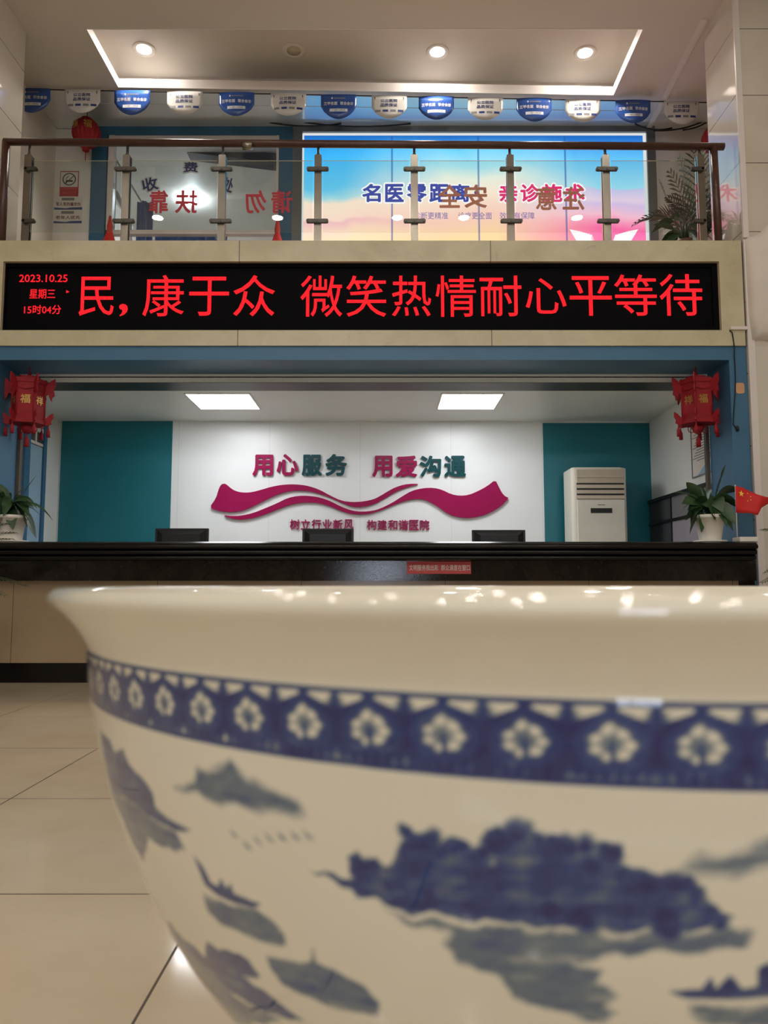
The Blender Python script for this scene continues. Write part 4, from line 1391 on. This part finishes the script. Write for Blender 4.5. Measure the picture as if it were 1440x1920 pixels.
# ------------------------------------------------------------------ bunting
ys = lambda x: yAt(x) - .06
zs_ = ZC - .03
xsA, xsB = PZ(40, 170, ZC).x, PZ(1330, 193, ZC).x
b = MB(); b.tube([(xsA - .3, ys(xsA - .3), zs_), (xsB + .1, ys(xsB + .1), zs_)], .006, 6)
tag(b.build('bunting_string', 'cord'), 'dark string that carries the pennants under the ceiling', 'string')
fw, fh = .395, .285


def pennant(i, px, blue, label):
    c = P(px, 190, 8.1); s0 = ys(c.x); r = ray(px, 185); x = r.x / r.y * s0; y = ys(x)
    t = thing('pennant', label, 'pennant', (x, y, zs_), 'bunting pennants')
    out = [(-fw / 2, 0), (-fw / 2, -.12)] + [(-fw / 2 * math.cos(q * PI / 12) ** .8, -.12 - (fh - .12) * math.sin(q * PI / 12) ** 1.0) for q in range(1, 6)]
    out += [(0, -fh)] + [(-px_, pz_) for px_, pz_ in out[1:7][::-1]] + [(fw / 2, 0)]
    out = [(-fw / 2, .0)] + out[1:-1] + [(fw / 2, 0)]
    if not blue:
        out = [(u, w_ * (.93 + .07 * abs(u) / (fw / 2))) for u, w_ in out]
    b = MB(); tl = random.uniform(-.02, .02); bend = random.uniform(.02, .05)
    n = len(out)
    yy = lambda u, w_: y - .012 - bend * (1 - (u / fw * 2) ** 2) * (.3 - w_ / fh * .7) + (-w_) * .10
    # strips across so the sheet curves
    cols = 12
    vs = []; fs = []
    def low(u):
        a = abs(u) / (fw / 2)
        f_ = fh if blue else fh * .95
        return -(.135 + (f_ - .135) * max(0, 1 - a ** 1.9) ** .8)
    for q in range(cols + 1):
        u = -fw / 2 + fw * q / cols
        for j in range(5):
            w_ = low(u) * j / 4
            vs.append((x + u, yy(u, w_), zs_ + w_))
    for q in range(cols):
        for j in range(4):
            k = q * 5 + j
            fs.append((k, k + 1, k + 6, k + 5))
    nv = len(vs)
    b.add(vs, fs, True)
    ob = b.build('sheet', 'pennant_blue' if blue else 'pennant_white', t)
    sm = ob.modifiers.new('thickness', 'SOLIDIFY'); sm.thickness = .002; sm.offset = 1

    def lay(body, u0, u1, w0, w1, mat, nm, bold=.02):
        g = MB(); write(g, body, u0, u1, w0, w1, 0, depth=0.0, bold=bold, res=2)
        keep = len(g.v) // 2
        g.v = [(x + u, yy(u, w_) - .004, zs_ + w_) for u, _, w_ in g.v[:keep]]
        g.f = [f for f in g.f if max(f) < keep]; g.smooth = [False] * len(g.f)
        g.build(nm, mat, t)

    def patch(u0, u1, w0, w1, mat, nm, off=.003):
        g = MB(); k = 6
        vs = [(x + u0 + (u1 - u0) * q / k, yy(u0 + (u1 - u0) * q / k, w_) - off, zs_ + w_) for q in range(k + 1) for w_ in (w0, w1)]
        g.add(vs, [(2 * q, 2 * q + 2, 2 * q + 3, 2 * q + 1) for q in range(k)]); g.build(nm, mat, t)

    if blue:
        lay('三甲名医', -.165, -.012, -.125, -.085, 'white_vinyl', 'lettering', .03)
        lay('联合会诊', .018, .165, -.125, -.085, 'white_vinyl', 'lettering', .03)
        patch(-.10, .10, -.198, -.165, 'white_vinyl', 'strip')
        lay('一对一问诊', -.075, .075, -.193, -.170, 'sign_blue', 'strip_text', .01)
        patch(-.055, .075, -.052, -.040, 'ink_grey', 'logo_bar'); patch(-.08, -.065, -.055, -.036, 'white_vinyl', 'logo_mark')
    else:
        lay('公立医院', -.10, .09, -.082, -.044, 'navy_vinyl', 'lettering', .02)
        lay('品质保证', -.10, .09, -.132, -.094, 'navy_vinyl', 'lettering', .02)
        for q, m in enumerate(('ink_grey', 'navy_vinyl', 'ink_grey', 'navy_vinyl')):
            u = -.16 + q * .085
            patch(u, u + .062, -.19, -.165, m, 'badge')
        for u in (-.165, .155):
            patch(u, u + .008, -.048, -.02, 'ink', 'string_slot')


ordn = ['first', 'second', 'third', 'fourth', 'fifth', 'sixth', 'seventh']
for i, px in enumerate((61, 155, 248, 347, 444, 541, 635, 730, 818, 910, 1001, 1092, 1186, 1277)):
    blue = i % 2 == 0
    pennant(i, px, blue, f'{ordn[i // 2]} {"blue" if blue else "white"} pennant from the left on the bunting string')

# ------------------------------------------------------------------ notices on the upstairs wall
yN = YB
ns = thing('no_smoking_sign', 'red and white no smoking sign on the upstairs wall', 'sign', P(130, 368, yN))
B = lambda mb, x0, t0, x1, t1, y0, y1: mb.box((P(x0, t1, yN).x, y0, P(x0, t1, yN).z), (P(x1, t0, yN).x, y1, P(x1, t0, yN).z))
b = MB(); B(b, 111.5, 321, 148.5, 369, yN - .004, yN); b.build('board', 'sign_red', ns)
b = MB(); B(b, 113.5, 323, 147, 351, yN - .006, yN - .004); b.build('white_field', 'sign_white', ns)
c = P(130.3, 336.7, yN); s = P(131.3, 336.7, yN).x - c.x
b = MB()
ring = [(c.x + 12.6 * s * math.cos(q * PI / 16), c.z + 12.2 * s * math.sin(q * PI / 16)) for q in range(32)]
inn = [(c.x + 10.6 * s * math.cos(q * PI / 16), c.z + 10.2 * s * math.sin(q * PI / 16)) for q in range(32)]
vs = [(u, yN - .008, w_) for u, w_ in ring + inn]
b.add(vs, [(q, (q + 1) % 32, (q + 1) % 32 + 32, q + 32) for q in range(32)])
b.prism_y([(c.x - 8 * s, c.z - 8.4 * s), (c.x - 6.8 * s, c.z - 9 * s), (c.x + 9 * s, c.z + 6.6 * s), (c.x + 8 * s, c.z + 7.6 * s)], yN - .008, yN - .006)
b.build('prohibition_ring', 'ink', ns)
b = MB(); B(b, 124, 338.5, 137, 341.5, yN - .009, yN - .006); B(b, 123.5, 341.5, 125.5, 342.8, yN - .009, yN - .006); b.tube([(c.x - 5 * s, yN - .008, c.z - 1 * s), (c.x - 6 * s, yN - .008, c.z + 2 * s), (c.x - 3 * s, yN - .008, c.z + 4 * s), (c.x - 2 * s, yN - .008, c.z + 7 * s)], .5 * s, 5); b.build('cigarette', 'ink', ns)
b = MB(); write_px(b, '请勿吸烟', (116.5, 358.5, 143.5, 364), yN - .004, depth=.002, bold=.01); B(b, 115, 353, 145, 355.5, yN - .0045, yN - .004); b.build('lettering', 'label_red', ns)
for tx, t0, t1, x0, x1, lab in (('军人军烈属优先', 368.8, 393.5, 102, 154.5, 'priority notice for soldiers, directly under the no smoking sign'), ('老年人优先', 393.8, 419, 101, 153.5, 'priority notice for the elderly, lowest on the upstairs wall')):
    nt = thing('priority_notice', lab, 'sign', P(128, t1, yN), 'priority notices')
    b = MB(); B(b, x0, t0, x1, t1, yN - .006, yN); b.build('board', 'sign_white', nt)
    b = MB(); write_px(b, tx, (x0 + 3, t0 + 10.5, x1 - 3, t0 + 17.5), yN - .006, depth=.002, bold=.015); b.build('lettering', 'ink_red', nt)
    b = MB(); B(b, x0 + 14, t0 + 2.5, x0 + 38, t0 + 7.5, yN - .0075, yN - .006); b.build('heading_bar', 'ink_grey', nt)
    b = MB()
    q = [P(x0, t1, yN), P(x1, t1, yN), P(x1, t1 - 4.6, yN), P(x0 + 32, t1 - 4, yN), P(x0 + 22, t1 - 2.4, yN), P(x0, t1 - 4, yN)]
    b.prism_y([(v.x, v.z) for v in q], yN - .0075, yN - .006); b.build('blue_wave', 'sign_blue', nt)

# ------------------------------------------------------------------ things behind the railing
for px, w, tip, lab in ((205, 26, 405, 'red cone standing left of the ticket window behind the railing'), (520, 24, 410, 'red cone standing at the right post of the ticket window')):
    Yc = 8.55
    base = P(px, 452, Yc)
    t = thing('red_cone', lab, 'cone', (base.x, Yc, zDeck), 'red cones upstairs')
    zt = zz(tip, Yc)
    s = P(px + 1, 452, Yc).x - base.x
    H = zt - zDeck
    b = MB(); b.lathe([(.19, 0), (.19, .03), (.16, .03)], (base.x, Yc, zDeck), 4, False); b.build('base', 'rubber_orange', t)
    b = MB(); b.lathe([(.16, .03), (.09, H * .72), (.03, H * .86), (.035, H * .9), (.012, H)], (base.x, Yc, zDeck), 22); b.build('cone', 'rubber_orange', t)
# blue curtains inside the ticket window
def curtain(x0, x1, z0, z1, y, label):
    b = MB(); n = 60; vs = []; fs = []
    for i in range(n + 1):
        f = i / n
        xx = x0 + (x1 - x0) * f; yy = y + .03 * math.sin(f * (x1 - x0) * 55) + .012 * math.sin(f * 31)
        vs += [(xx, yy, z0), (xx + .01 * math.sin(f * 40), yy, z1)]
        if i:
            k = 2 * i
            fs.append((k - 2, k, k + 1, k - 1))
    b.add(vs, fs, True)
    o = b.build('curtain', 'curtain')
    sm = o.modifiers.new('thickness', 'SOLIDIFY'); sm.thickness = .004
    return tag(o, label, 'curtain', 'blue curtains in the ticket window')
ycu = YB + .3
curtain(P(257, 400, ycu).x, P(288, 400, ycu).x, zDeck + .01, zz(378, ycu), ycu, 'blue curtain gathered tall at the left inside the ticket window')
curtain(P(290, 400, ycu).x, P(425, 400, ycu).x, zDeck + .01, zz(437, ycu), ycu + .05, 'low blue curtain along the sill inside the ticket window')
# stair-like white rail inside the window, left
b = MB(); pA, pB = P(218, 300, YB + .4), P(266, 380, YB + .4)
b.tube([pA, pB], .012, 8); b.tube([P(217, 360, YB + .45), P(246, 420, YB + .45)], .03, 8); b.tube([(pA.x, YB + .4, zDeck), pA], .014, 8); b.tube([P(246, 420, YB + .45), P(246, 470, YB + .45)], .014, 8)
tag(b.build('stair_rail', 'white_trim'), 'pale sloping rail seen through the left of the ticket window', 'rail')

# ------------------------------------------------------------------ cables, switch plates, sticker, wrapped corner
b = MB()
pts = [P(1368, 619, YF - .008), P(1373, 624, YF - .01), P(1377, 650, YF - .008)] + [P(1377 + 2.0 * math.sin(q * .5), 670 + q * 14, YF + .012) for q in range(10)] + [P(1383, 806, YF + .012)]
b.tube(pts, .005, 6); b.lathe([(.0, -.012), (.012, -.01), (.014, .02), (.006, .035), (0, .035)], tuple(P(1383, 806, YF + .005)), 10)
tag(b.build('loose_cable', 'cord'), 'thin black cable dangling down the right blue pier', 'cable')
b = MB(); a, c = P(1368, 619.5, YF), P(1400, 613, YF); b.box((a.x, YF - .025, a.z), (c.x, YF + .001, c.z))
tag(b.build('conduit_cover', 'white_trim', None, .004), 'short white cable cover at the lower right corner of the display', 'cable cover')
b = MB(); a, c = P(1380, 738, YF + .02), P(1395, 718, YF + .02); b.cbox((a.x, YF + .016, a.z), (c.x, YF + .021, c.z), .02, 4)
tag(b.build('paper_sticker', 'kraft'), 'tan rounded sticker on the right blue pier', 'sticker')
b = MB()
for A_, B_, sag in (((470, 222), (640, 232), .06), ((560, 228), (770, 232), .05), ((1190, 232), (1260, 240), .05), ((1225, 245), (1325, 226), .04), ((1280, 244), (1328, 228), .02)):
    p, q = P(*A_, YB - .12), P(*B_, YB - .12)
    b.tube([p * (1 - f) + q * f + Vector((0, 0, -sag * math.sin(f * PI))) for f in np.linspace(0, 1, 9)], .009, 6)
tag(b.build('ceiling_cables', 'cord'), 'black cables sagging above the illuminated picture', 'cable')
# plastered bulge on the right pillar
pts = [(1394, 452), (1400, 446), (1412, 444), (1425, 436), (1440, 420), (1462, 400), (1490, 396), (1490, 640), (1440, 641), (1424, 638), (1408, 640), (1402, 600), (1397, 520)]
b = MB()
ctr = P(1455, 540, YF)
ring0 = [P(x_, y_, YF) for x_, y_ in pts]
rings = []
for f, dy in ((1, -.001), (.97, -.05), (.88, -.09), (.6, -.11)):
    rings.append([Vector((ctr.x + (p.x - ctr.x) * f, YF + dy, ctr.z + (p.z - ctr.z) * f)) for p in ring0])
n = len(pts)
vs = [v for r in rings for v in r]
fs = [(i * n + k, i * n + (k + 1) % n, (i + 1) * n + (k + 1) % n, (i + 1) * n + k) for i in range(3) for k in range(n)] + [tuple(3 * n + k for k in range(n))]
b.add(vs, fs, True)
tag(b.build('wrapped_duct', 'cable_grey'), 'bulging white covering on the right pillar beside the display', 'covering')

# ------------------------------------------------------------------ the large porcelain bowl
S = .586
bcx, bcy = .236 * S, 1.0 * S
outer = [(.300, -.615), (.31, -.60), (.300, -.57), (.312, -.55), (.345, -.515), (.372, -.48), (.39, -.46), (.413, -.44), (.435, -.42), (.4525, -.40), (.468, -.38), (.482, -.36), (.494, -.34), (.5045, -.32), (.5145, -.30), (.524, -.28), (.532, -.26),
         (.540, -.24), (.547, -.22), (.553, -.2), (.5585, -.18), (.564, -.16), (.5685, -.14), (.572, -.12), (.5752, -.1), (.5772, -.08), (.5785, -.066), (.5805, -.058), (.5855, -.05), (.5915, -.042), (.5985, -.034), (.6055, -.0268), (.6112, -.0222), (.6147, -.0188), (.6163, -.0165), (.6168, -.0145), (.6164, -.0120), (.6150, -.0095), (.6125, -.0070), (.6095, -.0051), (.6060, -.0040), (.6025, -.0038), (.5985, -.0048), (.594, -.0075), (.588, -.013), (.575, -.028), (.56, -.05), (.552, -.08), (.548, -.12), (.54, -.16), (.522, -.22), (.49, -.30), (.43, -.385), (.32, -.48), (.0, -.52)]
# fine rows where the painting is
fine = []
oh = np.array([p[1] for p in outer[:27]]); orr = np.array([p[0] for p in outer[:27]])
rows = [p for p in outer if p[1] < -.425][:8]
rows += [(float(np.interp(h, oh[4:], orr[4:])), h) for h in np.arange(-.42, -.0605, .0016)]
rows = [p for p in rows]
r_s = np.array([p[0] for p in rows]); 
for _ in range(6):
    r_s[10:-4] = (r_s[9:-5] + 2 * r_s[10:-4] + r_s[11:-3]) / 4
rows = list(zip(r_s.tolist(), [p[1] for p in rows]))
n_out = len(rows)
rows += outer[27:]
ths = np.concatenate([np.arange(-95, 75, .22), np.arange(75, 265, 1.0)])
nT, nR = len(ths), len(rows)
T, Rr = np.meshgrid(np.radians(ths), np.array([p[0] for p in rows]), indexing='xy')
Hh = np.repeat(np.array([p[1] for p in rows])[:, None], nT, 1)
Vx = bcx + Rr * S * np.sin(T); Vy = bcy - Rr * S * np.cos(T); Vz = CAM_H + Hh * S
co = np.stack([Vx, Vy, Vz], -1).reshape(-1, 3)
i0 = np.arange(nR - 1)[:, None] * nT; k0 = np.arange(nT)[None, :]; k1 = (k0 + 1) % nT
quads = np.stack([i0 + k0, i0 + k1, i0 + nT + k1, i0 + nT + k0], -1).reshape(-1, 4)
me = bpy.data.meshes.new('porcelain_bowl')
me.vertices.add(len(co)); me.vertices.foreach_set('co', co.ravel())
me.loops.add(quads.size); me.loops.foreach_set('vertex_index', quads.ravel().astype(np.int32))
me.polygons.add(len(quads)); me.polygons.foreach_set('loop_start', np.arange(0, quads.size, 4, dtype=np.int32))
me.polygons.foreach_set('use_smooth', np.ones(len(quads), bool))
me.update(calc_edges=True)

# painting: amount of cobalt over angle and height
TD = np.repeat(ths[None, :], nR, 0); HD = Hh.copy()
TD = (TD + 95) % 360 - 95
amt = np.zeros_like(TD)
ARC = .0098


def fbm(x, y, seed):
    r = np.random.default_rng(seed); out = np.zeros_like(x)
    for o in range(4):
        for _ in range(4):
            a = r.uniform(0, 2 * PI); f = 1.0 * 2 ** o * r.uniform(.7, 1.3); ph = r.uniform(0, 2 * PI)
            out += np.sin(f * (x * math.cos(a) + y * math.sin(a)) + ph) / 2 ** o * .25
    return out


PXc, PYc = TD * ARC * 100, HD * 100            # centimetre-like surface units
w1, w2, w3 = fbm(PXc * 1.6, PYc * 1.6, 3), fbm(PXc * 1.6, PYc * 1.6, 4), fbm(PXc * 1.3, PYc * 4.5, 5)
w4 = fbm(PXc * 3.0, PYc * 1.1, 9)


def paint(poly, a, soft=.30, warp=.22, streak=.25, lobes=False):
    global amt
    for rep in (0, 125, 235):
        pts = np.array(poly) * np.array([ARC * 100, 100.0]); pts[:, 0] += rep * ARC * 100
        lo, hi = pts.min(0) - 1.5, pts.max(0) + 1.5
        sel = (PXc > lo[0]) & (PXc < hi[0]) & (PYc > lo[1]) & (PYc < hi[1])
        sel[n_out:] = False
        if not sel.any():
            continue
        x, y = PXc[sel] + warp * w1[sel], PYc[sel] + warp * w2[sel]
        ins = np.zeros(x.shape, bool); d = np.full(x.shape, 1e9)
        for i in range(len(pts)):
            p, q = pts[i], pts[(i + 1) % len(pts)]
            c = ((p[1] > y) != (q[1] > y)) & (x < (q[0] - p[0]) * (y - p[1]) / (q[1] - p[1] + 1e-12) + p[0])
            ins ^= c
            e = q - p; t_ = np.clip(((x - p[0]) * e[0] + (y - p[1]) * e[1]) / (e @ e + 1e-12), 0, 1)
            d = np.minimum(d, np.hypot(x - p[0] - t_ * e[0], y - p[1] - t_ * e[1]))
        sd = np.where(ins, d, -d)
        f = np.clip(.5 + sd / soft, 0, 1)
        val = f * a * (1 + streak * w3[sel])
        if lobes:
            val = val * (1 + .16 * w4[sel])
        cur = amt[sel]
        amt[sel] = np.maximum(cur, val)


ART = {
'isle': [(-30.3, -.1866), (-27.6, -.186), (-27.6, -.1708), (-26.7, -.1659), (-26.0, -.1718), (-25.2, -.1671), (-24.9, -.1736), (-24.4, -.1744), (-23.8, -.1581), (-23.0, -.1469), (-21.4, -.145), (-21.3, -.1532), (-20.3, -.1503), (-19.2, -.1522), (-19.1, -.1636), (-18.2, -.1659), (-18.0, -.159), (-18.4, -.1449), (-18.2, -.1406), (-17.2, -.1413), (-16.6, -.138), (-15.7, -.1375), (-15.1, -.1425), (-14.2, -.1417), (-13.3, -.1433), (-13.1, -.1502), (-12.0, -.1517), (-11.9, -.1438), (-11.3, -.1434), (-10.9, -.1509), (-10.3, -.1567), (-9.1, -.1568), (-8.1, -.1601), (-7.1, -.1611), (-6.4, -.1687), (-5.6, -.1778), (-4.4, -.1837), (-5.4, -.1873), (-6.6, -.1927), (-8.3, -.1922), (-10.4, -.1954), (-13.4, -.1967), (-16.3, -.1984), (-19.0, -.1988), (-22.5, -.1991), (-25.2, -.1986), (-27.3, -.1954)],
'isleshade': [(-25.3, -.2023), (-20.8, -.2041), (-16.3, -.2009), (-10.4, -.1978), (-7.4, -.1932), (-3.3, -.1898), (-3.8, -.2028), (-7.4, -.2062), (-10.7, -.2088), (-11.6, -.2148), (-13.5, -.2186), (-11.5, -.2214), (-11.9, -.229), (-10.5, -.2398), (-11.6, -.2448), (-10.7, -.251), (-11.6, -.2559), (-14.4, -.2542), (-17.2, -.2475), (-18.1, -.2343), (-20.5, -.2294), (-21.2, -.2216), (-21.0, -.2106), (-23.5, -.2079)],
'farhill': [(-7.8, -.16), (-6.4, -.1477), (-4.2, -.1462), (-2.8, -.1368), (0, -.132), (3, -.139), (5, -.152), (2, -.156), (-2.7, -.1565), (-4.7, -.1586), (-6.7, -.161)],
'boatR': [(-7.8, -.232), (-5.8, -.2288), (-5.4, -.2217), (-5.0, -.2284), (-4.3, -.2195), (-3.6, -.2279), (-2.7, -.2258), (-2.8, -.2141), (-2.2, -.2106), (-1.4, -.225), (.4, -.224), (2, -.221), (0, -.2292), (-2.0, -.2325), (-4.2, -.2342), (-6.8, -.2356)],
'boatRshade': [(-6.5, -.2398), (-1.9, -.2378), (1, -.236), (.5, -.25), (-1.8, -.2545), (-5.9, -.2513), (-6.4, -.247)],
'cloudisle': [(-44.0, -.1523), (-41.0, -.142), (-40.3, -.1322), (-39.2, -.1334), (-37.9, -.1258), (-36.7, -.1194), (-36.0, -.1249), (-35.1, -.1309), (-34.3, -.1307), (-33.4, -.1338), (-32.1, -.1372), (-31.0, -.1409), (-30.5, -.1472), (-31.4, -.1514), (-33.8, -.1525), (-36.8, -.1522), (-39.8, -.1536), (-41.1, -.1501)],
'sailL': [(-60.5, -.1338), (-56.8, -.1371), (-55.5, -.1442), (-52.9, -.1373), (-52.1, -.1471), (-50.2, -.1545), (-48.8, -.1584), (-48.1, -.1634), (-48.2, -.1744), (-46.2, -.1808), (-43.0, -.183), (-45.4, -.1885), (-50, -.187), (-55, -.183), (-59, -.19), (-63.6, -.1998), (-61.8, -.1657)],
'sailLshade': [(-59, -.19), (-55, -.183), (-50, -.187), (-45.4, -.1905), (-44.6, -.2003), (-46.2, -.2074), (-51.5, -.2107), (-55.6, -.2406), (-58.3, -.2338), (-59.8, -.2131), (-63.6, -.1998)],
'boatL': [(-43.4, -.2037), (-42.4, -.2095), (-41.8, -.2204), (-40.8, -.2209), (-40.2, -.2132), (-39.9, -.2197), (-39.1, -.2146), (-39.0, -.2223), (-37.5, -.2226), (-36.2, -.2224), (-37.1, -.2277), (-38.9, -.2295), (-41.2, -.2292), (-42.7, -.225), (-43.0, -.2152)],
'boatLshade': [(-43.5, -.2336), (-40.4, -.2334), (-36.8, -.228), (-35.3, -.2322), (-34.4, -.2398), (-34.5, -.2493), (-36.1, -.254), (-38.8, -.2543), (-41.8, -.2546), (-43.7, -.2493)],
'bank': [(-56.5, -.2958), (-52.8, -.3002), (-49.3, -.3001), (-48.1, -.3032), (-45.7, -.2802), (-44.1, -.2821), (-41.9, -.2771), (-39.9, -.2771), (-39.2, -.2884), (-41.7, -.2985), (-39.4, -.3009), (-38.1, -.3056), (-35.2, -.315), (-41.0, -.326), (-46.6, -.325), (-49.0, -.319), (-58, -.325), (-58.3, -.3203)],
'bankshade': [(-54.8, -.2949), (-49.8, -.3145), (-45.2, -.33), (-38.4, -.325), (-41.4, -.3393), (-55.2, -.3999), (-57.7, -.3752), (-60.4, -.3523)],
'wash2': [(-37.2, -.2667), (-34.2, -.2611), (-32.3, -.2567), (-31.7, -.2449), (-31.8, -.2564), (-29.8, -.2579), (-27.9, -.2631), (-27.0, -.273), (-27.3, -.283), (-29.5, -.2882), (-32.7, -.2894), (-36.3, -.2855), (-37.1, -.277)],
}
for k_, a_, so, wa in (('farhill', .42, .9, .25), ('isleshade', .46, .5, .3), ('boatRshade', .45, .6, .2), ('cloudisle', .46, .7, .25), ('sailLshade', .5, .5, .2), ('boatLshade', .48, .35, .1), ('bankshade', .5, .5, .2), ('wash2', .5, .4, .12),
                     ('sailL', .72, .35, .15), ('bank', .74, .3, .25), ('boatL', .8, .25, .05), ('boatR', .8, .22, .06), ('isle', .72, .28, .30)):
    paint(ART[k_], a_, so, wa, .30 if k_ == 'isle' else .25, k_ == 'isle')
for t_, h_ in ART['isle'][1:36]:
    for q in range(1):
        tt, hh, r_ = t_ + random.uniform(-.5, .5), h_ - random.uniform(.002, .012), random.uniform(.35, .75)
        paint([(tt + r_ * math.cos(w), hh + r_ * .0105 * math.sin(w)) for w in np.linspace(0, 5.5, 7)], random.uniform(.72, .95), .5, .25)
for t_, h_ in ((-37.5, -.1735), (-36.3, -.1794), (-35.1, -.1737), (-33.9, -.1694), (-32.7, -.1664), (-31.5, -.1638), (-30.4, -.1614)):
    paint([(t_ - .35, h_ + .002), (t_ + .1, h_), (t_ + .4, h_ - .003), (t_ - .1, h_ - .002)], .5, .35, 0)
# dark accents inside the island
for t_, h_, r_ in ((-24.6, -.187, .7), (-22.2, -.188, .7), (-19.6, -.19, .6), (-16.9, -.188, .5), (-14.6, -.186, 1.0), (-8.0, -.189, 1.2), (-12.4, -.193, .8), (-16.2, -.143, .9), (-12.6, -.146, .6)):
    paint([(t_ + r_ * .9 * math.cos(q), h_ + r_ * .010 * math.sin(q)) for q in np.linspace(0, 5.5, 8)], 1.0, .9, .2)

# border band: arches with white medallions
PER = 4.71
u = ((TD + 53.4 - .0) / PER + .5) % 1.0 - .5                  # 0 at an arch peak
hb = HD
band = (hb < -.0655) & (hb > -.1115)
arch = -.0688 - .0185 * np.abs(u)                                 # pointed arch outline
minor = np.exp(-((np.abs(u) - .5) / (.04 + .09 * np.clip((-.0665 - hb) / .008, 0, 1.5))) ** 2)
spand = np.clip((hb - arch) / .0012 + .3, 0, 1) * (1 - .9 * minor) * np.clip((np.abs(u) - .05) / .05, 0, 1)
val = .92 + .08 * w1 - .9 * spand * np.clip((-.0668 - hb) / .0008, 0, 1)
me_x, me_y = u / .36, (hb + .0885) / .0122
me_y = np.where(me_y > 0, me_y * (.72 + .55 * np.abs(me_x)), me_y)
rr = np.hypot(me_x, me_y)
ring = np.exp(-((rr - 1.12) / .14) ** 2)
med = np.clip((1 - rr) / .30, 0, 1)
an_ = np.arctan2(me_y, me_x)
petal = np.clip(.66 + .30 * np.cos(an_ * 7) * np.clip(rr * 1.5, 0, 1) + .22 * np.cos(rr * 11) + .30 * w1, 0, 1) * np.clip(.45 + rr * 1.4, 0, 1)
stem = np.exp(-(u / .03) ** 2) * (me_y < .1)
val = val - .95 * med * (.25 + .75 * petal) * (1 - .8 * stem) - .20 * ring
ub = np.abs(u)
for off, wd, dp in ((.5, .10, .85), (.33, .06, .5), (.16, .05, .4), (.0, .05, .4)):
    tri = np.clip(1.15 - np.abs(ub - off) / wd - np.clip((hb + .1075) / .0075, 0, 9), 0, 1) * (hb > -.1085) * np.clip(.65 + .8 * w2, 0, 1.2)
    val = val - dp * tri
val = val - .16 * np.clip(w3 + .3, 0, 1) * (hb < -.097)
line_top = np.clip(1 - np.abs(hb + .0655) / .0022, 0, 1) * .75
edge = np.clip((hb + .1115) / .0012 + .5, 0, 1) * np.clip((-.0655 - hb) / .001, 0, 1)
amt = np.where(band | (edge > 0), np.maximum(amt * (1 - edge), np.clip(val, 0, 1) * edge), amt)
amt = np.maximum(amt, np.where(hb > -.0675, line_top, 0))
amt = np.maximum(amt, np.clip(1 - np.abs(hb + .1095) / .003, 0, 1) * .95)
amt[n_out:] = 0
at = me.attributes.new('cobalt', 'FLOAT', 'POINT')
at.data.foreach_set('value', np.clip(amt, 0, 1).astype(np.float32).ravel())
me.materials.append(M['bowl'])
bo = bpy.data.objects.new('porcelain_bowl', me)
COL.objects.link(bo)
tag(bo, 'large blue and white porcelain bowl painted with islands and boats, nearest the viewer', 'bowl')
# the low wooden stand that carries it
zf = CAM_H - .615 * S
sd = thing('bowl_stand', 'dark round wooden stand under the porcelain bowl', 'stand', (bcx, bcy, 0))
b = MB(); b.lathe([(.16, zf - .05), (.215, zf - .045), (.22, zf - .02), (.21, zf), (0, zf)], (bcx, bcy, 0), 40); b.build('top', 'wood_dark', sd)
for q in range(4):
    an = PI / 4 + q * PI / 2
    c_, s_ = math.cos(an), math.sin(an)
    b = MB(); b.tube([(bcx + c_ * .17, bcy + s_ * .17, zf - .04), (bcx + c_ * .19, bcy + s_ * .19, zf * .6), (bcx + c_ * .15, bcy + s_ * .15, zf * .25), (bcx + c_ * .19, bcy + s_ * .19, 0)], [.025, .022, .018, .022], 10); b.build('leg', 'wood_dark', sd)
